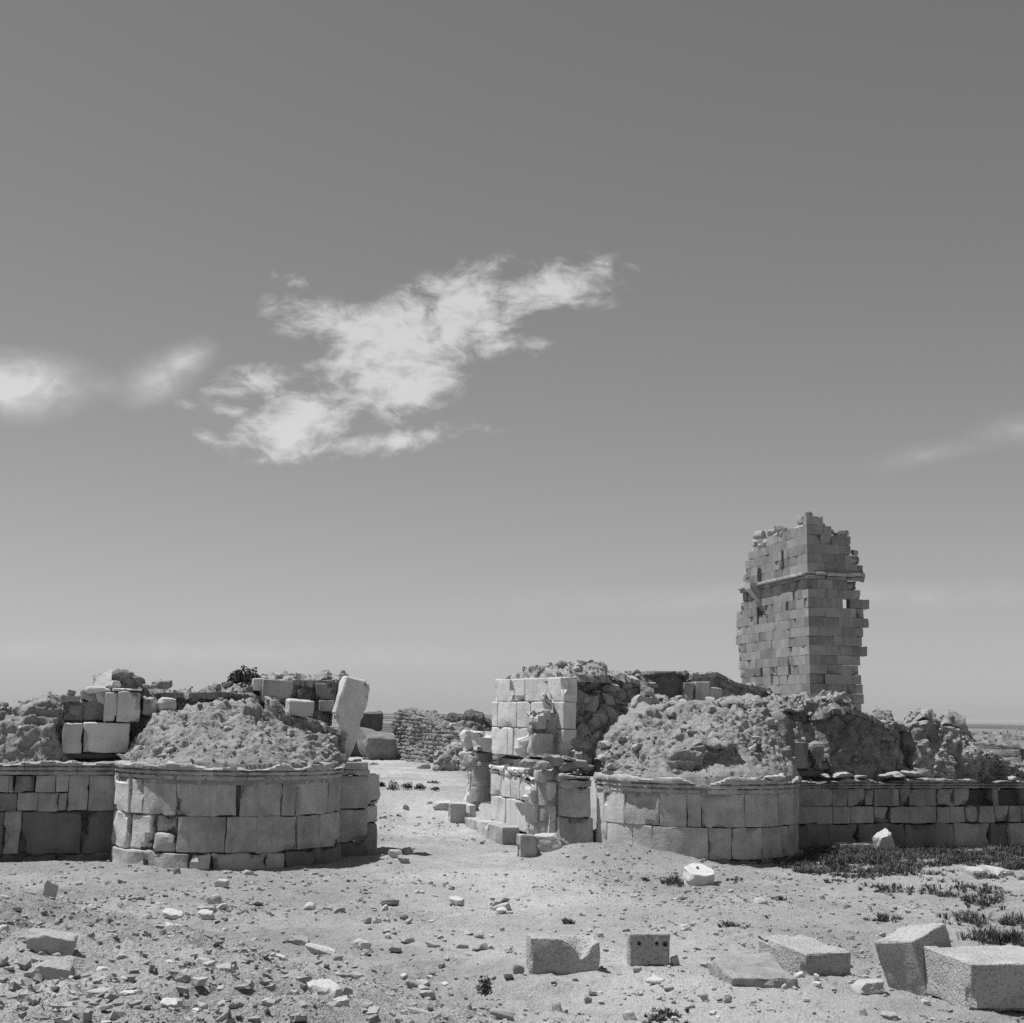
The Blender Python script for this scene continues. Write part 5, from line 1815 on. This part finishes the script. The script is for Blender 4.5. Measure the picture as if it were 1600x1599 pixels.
    # loose stones one can pick out: (u, v of base, width px, height px, material, label)
    L = [
        (74, 1409, 22, 32, 'stone', 'dark upright shard standing on the left slope', 'hi', (0, 12, 0)),
        (83, 1417, 13, 9, 'stone', 'small dark stone in front of the upright shard', 'mid', (0, 0, 0)),
        (208, 1450, 25, 13, 'stone', 'dark squared stone sunk in the left slope', 'hi', (0, 8, 0)),
        (268, 1436, 34, 15, 'stonepale', 'pale flat stone upslope of the dark squared stone', 'mid', (0, 6, 0)),
        (320, 1441, 26, 14, 'stonepale', 'pale cobble leaning on a flat grey stone', 'mid', (0, 0, 0)),
        (322, 1430, 32, 10, 'stone', 'flat grey stone under the pale cobble', 'mid', (0, 5, 0)),
        (230, 1434, 16, 9, 'stone', 'small stone left of the pale flat stone', 'mid', (0, 0, 0)),
        (270, 1476, 40, 14, 'stonepale', 'pale triangular flake in the middle of the left slope', 'hi', (0, 4, 0)),
        (302, 1477, 11, 7, 'stone', 'tiny stone right of the pale triangular flake', 'mid', (0, 0, 0)),
        (190, 1495, 20, 7, 'stonepale', 'small bright flake below the triangular flake', 'mid', (0, 0, 0)),
        (72, 1496, 74, 33, 'stone', 'large pointed slab at the far left edge', 'hi', (0, 14, 20)),
        (78, 1526, 66, 26, 'stone', 'large dark slab below the pointed slab', 'hi', (0, 12, 10)),
        (316, 1509, 32, 9, 'stone', 'thin flat brick in the lower left', 'mid', (0, 2, 0)),
        (380, 1504, 34, 14, 'stone', 'shaded brick right of the thin flat brick', 'hi', (0, -3, 0)),
        (345, 1526, 38, 17, 'stone', 'dark rounded brick below the thin flat brick', 'hi', (0, 3, 0)),
        (284, 1542, 26, 15, 'stone', 'dark tipped brick in the lower left', 'hi', (0, 18, 30)),
        (155, 1572, 48, 22, 'stone', 'angular grey stone near the bottom left', 'hi', (0, 4, 10)),
        (180, 1562, 24, 22, 'stone', 'dark stone behind the angular grey stone', 'mid', (0, 0, 0)),
        (200, 1583, 42, 20, 'stonepale', 'pale wedge stone right of the angular grey stone', 'hi', (0, -5, 0)),
        (262, 1597, 28, 12, 'stonepale', 'pale stone cut by the bottom edge on the left', 'mid', (0, 0, 0)),
        (465, 1477, 42, 12, 'stone', 'long dark stone lying on the slope below the left tower', 'hi', (0, 16, 0)),
        (500, 1494, 54, 10, 'stonepale', 'long thin pale stone just below the long dark stone', 'hi', (0, 12, 0)),
        (460, 1527, 46, 17, 'stone', 'shaded flat slab set edgewise in the lower slope', 'hi', (0, 16, 0)),
        (505, 1570, 54, 27, 'stonepale', 'big slanted pale slab near the bottom edge', 'hi', (4, -12, 15)),
        (531, 1580, 24, 19, 'stonepale', 'pale cube stone right of the big slanted slab', 'hi', (0, 0, 10)),
        (490, 1577, 16, 10, 'stone', 'small dark stone under the big slanted slab', 'mid', (0, 0, 0)),
        (574, 1587, 16, 18, 'stone', 'upright lump stone right of the pale cube stone', 'mid', (0, 0, 0)),
        (556, 1524, 22, 9, 'stone', 'small dark flat stone above the big slanted slab', 'mid', (0, 8, 0)),
        (604, 1575, 24, 11, 'stone', 'grey triangular stone right of the upright lump', 'mid', (0, 0, 0)),
        (646, 1540, 28, 8, 'stone', 'flat grey stone low in the middle of the slope', 'mid', (0, 10, 0)),
        (668, 1552, 26, 12, 'stone', 'light grey flat stone right of the low flat stone', 'mid', (0, 10, 0)),
        (660, 1597, 62, 12, 'stone', 'long stone cut by the bottom edge', 'hi', (0, 10, 0)),
        (731, 1583, 16, 18, 'stone', 'dark upright stone below the small shrub', 'mid', (0, 0, 0)),
        (784, 1588, 40, 14, 'stone', 'shaded flat stone near the bottom centre', 'hi', (0, 3, 0)),
        (722, 1483, 20, 6, 'stone', 'dark flat stone on open ground at centre', 'mid', (0, 0, 0)),
        (601, 1424, 12, 9, 'stonepale', 'bright lone cobble on open ground before the gap', 'mid', (0, 0, 0)),
        (617, 1343, 22, 12, 'stonepale', 'pale stone at the tip of the left tower shadow', 'hi', (0, 0, 0)),
        (630, 1350, 18, 12, 'stone', 'grey stone in front of the pale stone by the shadow', 'mid', (0, 0, 0)),
        (636, 1338, 16, 12, 'stone', 'grey stone behind the pale stone by the shadow', 'mid', (0, 0, 0)),
        (810, 1523, 18, 14, 'stone', 'grey stone at the left of the notched block', 'mid', (0, 0, 0)),
        (1055, 1507, 14, 15, 'stone', 'dark stone wedged at the right of the block with holes', 'mid', (0, 0, 0)),
        (1072, 1457, 18, 9, 'stonepale', 'pale stone on the ground above the block with holes', 'mid', (0, 0, 0)),
        (1190, 1408, 22, 10, 'stonepale', 'pale stone right of the column drum', 'mid', (0, 0, 0)),
        (1251, 1531, 18, 9, 'stonepale', 'white cobble under the corner of the flat bright-topped block', 'mid', (0, 0, 0)),
        (1276, 1533, 10, 10, 'stonepale', 'small pointed white stone right of the white cobble', 'mid', (0, 20, 0)),
        (1226, 1550, 11, 8, 'stone', 'small stone at the corner of the half-buried slab', 'mid', (0, 0, 0)),
        (1360, 1549, 56, 18, 'stone', 'jagged flat stone left of the tilted block', 'hi', (0, -8, 0)),
        (1448, 1565, 14, 8, 'stonepale', 'small pale stone under the tilted block', 'mid', (0, 0, 0)),
        (1350, 1583, 14, 11, 'stone', 'dark pebble at the bottom right', 'mid', (0, 0, 0)),
        (1392, 1588, 26, 11, 'stone', 'long dark pebble at the bottom right', 'mid', (0, 0, 0)),
        (1330, 1468, 15, 7, 'stone', 'dark pebble behind the flat bright-topped block', 'mid', (0, 0, 0)),
        (1380, 1464, 12, 8, 'stone', 'dark pebble left of the tilted block top', 'mid', (0, 0, 0)),
        (1419, 1424, 9, 8, 'stone', 'small dark stone among the grass tufts', 'mid', (0, 0, 0)),
        (1286, 1402, 10, 8, 'stone', 'small dark stone on pale ground at the grass edge', 'mid', (0, 0, 0)),
        (871, 1577, 18, 13, 'stone', 'dark stone below the notched block', 'mid', (0, 0, 0)),
        (919, 1567, 12, 10, 'stone', 'dark pebble below the gap between the two upright blocks', 'mid', (0, 0, 0)),
        (996, 1517, 14, 8, 'stone', 'dark stone in front of the block with holes', 'mid', (0, 0, 0)),
        (1080, 1580, 16, 8, 'stone', 'dark flat stone near the bottom edge right of centre', 'mid', (0, 0, 0)),
        (1100, 1567, 14, 11, 'stone', 'dark round stone below the half-buried slab', 'mid', (0, 0, 0)),
        (1137, 1570, 15, 13, 'stone', 'dark cobble below the middle of the half-buried slab', 'mid', (0, 0, 0)),
        (985, 1597, 24, 14, 'stonepale', 'pale stone cut by the bottom edge at centre', 'mid', (0, 0, 0)),
        (1025, 1540, 30, 7, 'stonepale', 'thin pale flake before the block with holes', 'mid', (0, 0, 0)),
        (1027, 1532, 18, 9, 'stonepale', 'pale stone on the thin pale flake', 'mid', (0, 0, 0)),
        (1047, 1550, 18, 7, 'stone', 'dark flat stone below the thin pale flake', 'mid', (0, 0, 0)),
        (690, 1267, 30, 14, 'stonepale', 'pale stone on the ground left of the bench', 'hi', (0, 0, 0)),
        (727, 1281, 24, 9, 'stonepale', 'flat white stone at the corner of the bench', 'mid', (0, 0, 0)),
        (756, 1256, 22, 10, 'stonepale', 'white stone lying on the bench beside the rear column', 'mid', (0, 0, 0)),
        (634, 1266, 10, 10, 'stone', 'small grey cube in the gateway', 'mid', (0, 0, 0)),
        (672, 1256, 12, 4, 'stone', 'small dark flat stone in the gateway', 'mid', (0, 0, 0)),
        (662, 1201, 24, 9, 'stone', 'oblong stone at the foot of the lit brick wall', 'mid', (0, 6, 0)),
        (692, 1197, 12, 9, 'stone', 'round stone at the foot of the lit brick wall', 'mid', (0, 0, 0)),
        (583, 1195, 16, 4, 'stone', 'thin stone in front of the big masonry chunk', 'mid', (0, 0, 0)),
        (16, 1314, 26, 17, 'stonepale', 'pale boulder at the foot of the left outer wall', 'hi', (0, 0, 0)),
        (12, 1334, 24, 14, 'stonepale', 'pale stone below the boulder at the left edge', 'mid', (0, 0, 0)),
        (33, 1330, 24, 14, 'stonepale', 'pale stone in the row below the left outer wall', 'mid', (0, 0, 0)),
        (82, 1340, 26, 12, 'stonepale', 'bright flat stone in front of the left outer wall', 'mid', (0, 0, 0)),
        (96, 1332, 14, 10, 'stonepale', 'small white stone behind the bright flat stone', 'mid', (0, 0, 0)),
        (117, 1340, 20, 20, 'stonepale', 'pale pointed stone in front of the left outer wall', 'hi', (0, 0, 0)),
        (130, 1331, 13, 9, 'stonepale', 'white cobble right of the pale pointed stone', 'mid', (0, 0, 0)),
        (219, 1351, 30, 18, 'stone', 'hollow-sided stone at the foot of the left tower', 'hi', (0, 0, 0)),
        (276, 1366, 14, 12, 'stone', 'dark pointed stone before the left tower', 'mid', (0, 0, 0)),
        (300, 1354, 18, 9, 'stonepale', 'pale cobble before the left tower', 'mid', (0, 0, 0)),
        (388, 1369, 16, 7, 'stonepale', 'flat pale stone before the middle of the left tower', 'mid', (0, 0, 0)),
        (345, 1388, 22, 10, 'stonepale', 'pale square flake on the slope before the left tower', 'mid', (0, 0, 0)),
    ]
    for i, (u, v, w, h, mm, lab, kd, rot) in enumerate(L):
        p = set_on(u, v)
        k = p[1] / F_PX
        rg = random.Random(i)
        hh = h * k
        o = place_rock('stone', (p[0], p[1] + w * k * .3, p[2] + hh * .42), (w * k, w * k * rg.uniform(.6, .9), hh * 1.2),
                       (rot[0] + rg.uniform(-4, 4), rot[1] + rg.uniform(-3, 3), rot[2] + rg.uniform(-12, 12)), M[mm], None, kd)
        tag(o, lab, 'stone', 'loose stones')
    # the lesser stones: alike, counted but not told apart
    rg = random.Random(91)
    n = 0
    sets = (('small loose stone strewn over the lower left slope', 'small stones on the left slope', 150, (0, 800, 1400, 1598), (8, 30)),
            ('small loose stone on open ground before the gateway', 'small stones before the gateway', 60, (420, 1150, 1345, 1460), (5, 11)),
            ('small loose stone among the fallen blocks in the foreground', 'small stones round the fallen blocks', 75, (800, 1440, 1450, 1598), (6, 15)),
            ('small pale stone lying along the foot of the left tower', 'small stones along the left tower', 26, (180, 560, 1352, 1368), (4, 10)),
            ('small stone lying in the gateway passage', 'small stones in the gateway', 24, (600, 800, 1215, 1330), (4, 9)))
    for (lab, grp, cnt, (u0, u1, v0, v1), (s0, s1)) in sets:
        for k in range(cnt):
            u, v = rg.uniform(u0, u1), rg.uniform(v0, v1)
            p = set_on(u, v)
            rel = (p[:2] - O2)
            tt, off = rel @ E2, rel @ N2
            if off < .4 and (tt < 3.3 or tt > 6.0): continue
            if math.hypot(tt - TL, off) < RL + .25 or math.hypot(tt - TR, off) < RR + .25: continue
            kk = p[1] / F_PX
            w = (s0 + (s1 - s0) * rg.random() ** 2) * kk
            h = w * rg.uniform(.28, .65)
            o = place_rock('stone', (p[0], p[1], p[2] + h * .4), (w, w * rg.uniform(.6, .9), h), (rg.uniform(-15, 15), rg.uniform(-15, 15), rg.uniform(0, 360)),
                           M['stonepale'] if rg.random() < .3 else M['stone'], None, 'lo' if w < .08 else 'mid')
            tag(o, lab, 'stone', grp)


fallen()


# ================================================================== gravel
def gravel():
    rg = np.random.default_rng(5)
    n = 95000
    # even in the picture rather than on the plan: nearer ground carries more of the smaller sizes
    Y = 6.0 * (38.0 / 6.0) ** (rg.random(n) ** .72)
    X = Y * rg.uniform(-.42, .42, n)
    dens = vnoise(np.stack([X * .5, Y * .5, X * 0], 1), 8) + .6 * vnoise(np.stack([X * 1.6, Y * 1.6, X * 0], 1), 9)
    d = (X + 10.5) * -.784 + (Y - 27.5) * -.622
    way = np.exp(-(((X + 1.2 - (34 - Y) * .14) * .55) ** 2))
    keep = rg.random(n) < np.clip(.46 - .32 * way + .65 * dens + .2 * sstep((d + 1) / 4), .06, 1)
    tt = (X - O2[0]) * E2[0] + (Y - O2[1]) * E2[1]
    off = (X - O2[0]) * N2[0] + (Y - O2[1]) * N2[1]
    keep &= ~((off < .25) & ((tt < 3.2) | (tt > 6.2)))
    keep &= (np.hypot(tt - TL, off) > RL + .1) & (np.hypot(tt - TR, off) > RR + .1)
    X, Y = X[keep], Y[keep]
    s = (.013 + (.065 + .02 * sstep((d[keep] + 1) / 3)) * rg.random(len(X)) ** 8) * (np.maximum(Y, 11) / 16) ** .5
    Z = ground(X, Y) + s * .1
    o = joined_stones('gravel', np.stack([X, Y, Z + GOFF(X, Y)], 1), s, M['pebble'], seed=6)
    tag(o, 'fine gravel strewn over the bare ground', 'gravel')


def GOFF(X, Y):
    return relief(np.stack([X, Y, np.zeros(len(X))], 1))


gravel()


# ================================================================== plants
def sprigs(C, rad, hgt, per, seed):
    """little clumps: at every centre C a few narrow blades splaying outwards"""
    rg = np.random.default_rng(seed)
    n = len(C) * per
    k = np.repeat(np.arange(len(C)), per)
    a = rg.uniform(0, 2 * math.pi, n)
    h = hgt[k] * (.35 + .65 * rg.random(n))
    out = rad[k] * rg.random(n) ** .6
    base = C[k] + np.stack([np.cos(a) * out * .35, np.sin(a) * out * .35, np.full(n, -.01)], 1)
    lean = h * rg.uniform(.2, 1.3, n)
    tip = base + np.stack([np.cos(a) * lean, np.sin(a) * lean, h], 1)
    mid = base * .5 + tip * .5 + np.stack([np.zeros(n), np.zeros(n), h * .18], 1)
    w = .004 + .007 * rg.random(n)
    sd = np.stack([-np.sin(a) * w, np.cos(a) * w, np.zeros(n)], 1)
    V = np.stack([base + sd * .6, base - sd * .6, mid - sd, mid + sd, tip], 1)
    i = np.arange(n)[:, None] * 5
    F3 = np.concatenate([i + np.array([[0, 1, 2]]), i + np.array([[0, 2, 3]]), i + np.array([[3, 2, 4]])], 0)
    return V.reshape(-1, 3), F3


def meadow():
    rg = np.random.default_rng(3)
    n = 42000
    X = rg.uniform(5.0, 14.5, n); Y = rg.uniform(20.0, 35.0, n)
    tt = (X - O2[0]) * E2[0] + (Y - O2[1]) * E2[1]
    off = (X - O2[0]) * N2[0] + (Y - O2[1]) * N2[1]
    P0 = np.stack([X, Y, X * 0], 1)
    nz = fbm(P0 * .55, 3, 21) * .7 + fbm(P0 * 1.8, 3, 23) * .6 + .4 * fbm(P0 * 5, 2, 25)
    edge = 1.15 - .20 * np.maximum(off - 2.6, 0) + .11 * (X - 8.5) * (off < 7) + .22 * np.exp(-((off - 2.0) / 1.3) ** 2)
    keep = (rg.random(n) < np.clip((nz + edge - .35) * .8, 0, 1)) & (off > .35) & (np.hypot(tt - TR, off) > RR + .15) & (tt > TR + .6)
    keep &= ~((off < 1.0) & (tt > TR + 4.6) & (rg.random(n) < .85))
    X, Y, s = X[keep], Y[keep], (nz + edge)[keep]
    C = np.stack([X, Y, ground(X, Y) + GOFF(X, Y)], 1)
    h = (.03 + .11 * rg.random(len(X)) ** 1.6) * np.clip(.5 + .6 * s, .5, 1.4)
    V, F = sprigs(C, h * .8, h, 9, 4)
    o = emit('grass', V, F, M['grass'], None, smooth=False, closed=False)
    tag(o, 'dark low steppe grass patch at the foot of the right outer wall', 'grass', None, 'stuff')


meadow()


def tuft(u, v, w, h, label, group, seed, cat='grass tuft'):
    p = on_ground(u, v)
    k = p[1] / F_PX
    rg = np.random.default_rng(seed)
    n = int(5 + w * .45)
    q = rg.normal(0, .30, (n, 2))
    X = p[0] + q[:, 0] * w * k; Y = p[1] + q[:, 1] * w * k * 1.6 + .1
    C = np.stack([X, Y, ground(X, Y) + GOFF(X, Y)], 1)
    hh = h * k * (.35 + .65 * rg.random(n)) * np.exp(-(q ** 2).sum(1))
    V, F = sprigs(C, hh * .8, hh, 16, seed + 1)
    t = thing('grass_tuft', label, cat, tuple(p), group)
    emit('blades', V, F, M['grass'], t, smooth=False, closed=False)['kind'] = 'stuff'


for i, (u, v, w, h, lab) in enumerate((
        (1378, 1434, 44, 20, 'dark grass tuft alone on pale ground left of the other tufts'),
        (1515, 1436, 64, 22, 'wide dark grass tuft behind the tilted block'),
        (1540, 1412, 60, 18, 'grass tuft above the wide tuft behind the tilted block'),
        (1592, 1442, 44, 26, 'grass tuft cut by the right edge above the big corner block'),
        (1545, 1470, 70, 30, 'tall grass tuft just behind the big corner block'),
        (1592, 1480, 60, 34, 'tall grass tuft at the right edge behind the big corner block'),
        (1385, 1392, 70, 14, 'grass tuft at the near left edge of the grass patch'),
        (1308, 1377, 40, 9, 'thin low grass tuft at the left tip of the grass patch'),
        (1055, 1384, 36, 20, 'dry tuft at the left side of the column drum'),
        (1152, 1380, 22, 9, 'small dry tuft right of the column drum'),
        (1008, 1379, 18, 8, 'small dark tuft left of the column drum'),
        (888, 1446, 16, 12, 'small dry tuft above the notched block'),
        (1142, 1450, 30, 13, 'thin tuft on open ground right of the block with holes'),
        (1040, 1597, 60, 16, 'sparse dry stalks at the bottom edge'),
        (1222, 1402, 26, 8, 'thin tuft on pale ground right of the column drum'),
)):
    tuft(u, v, w, h, lab, 'grass tufts', 300 + i)

for i, (u, v, w, h, lab) in enumerate((
        (614, 1234, 20, 13, 'leftmost dark shrub in the gateway'),
        (637, 1232, 18, 10, 'second dark shrub from the left in the gateway'),
        (656, 1233, 18, 9, 'third dark shrub from the left in the gateway'),
        (677, 1227, 22, 8, 'low dark shrub farthest back in the gateway'),
        (680, 1234, 12, 4, 'tiny shrub in front of the farthest gateway shrub'),
        (597, 1229, 10, 7, 'small faint shrub beside the left tower jamb'))):
    p = on_ground(u, v)
    k = p[1] / F_PX
    bush('shrub', (p[0], p[1], p[2]), w * k, h * k * .9, lab, 'shrub', 'shrubs in the gateway', n=260, seed=40 + i, leaf=.035)
p = on_ground(758, 1553)
bush('shrub', tuple(p), .20, .19, 'small dark leafy shrub alone on the foreground slope', 'shrub', n=330, seed=60, leaf=.022)
p = on_ground(163, 1376)


# ================================================================== air over the plain
def haze():
    m = bpy.data.materials.new('air')
    m.use_nodes = True
    t = m.node_tree
    t.nodes.clear()
    out = nn(t, 'ShaderNodeOutputMaterial')
    v = nn(t, 'ShaderNodeVolumePrincipled')
    v.inputs['Color'].default_value = (.9, .9, .9, 1)
    v.inputs['Density'].default_value = 0.00005
    v.inputs['Anisotropy'].default_value = 0.0
    t.links.new(v.outputs[0], out.inputs['Volume'])
    m.cycles.homogeneous_volume = True
    s, z0, z1 = 15600, -17.0, 15.5
    V = np.array([[x, y, z] for x in (-s, s) for y in (-s, s) for z in (z0, z1)], float)
    F = np.array([[0, 1, 3, 2], [4, 6, 7, 5], [0, 4, 5, 1], [2, 3, 7, 6], [0, 2, 6, 4], [1, 5, 7, 3]])
    o = emit('haze', V, F, m, None, smooth=False)
    o['kind'] = 'stuff'


haze()
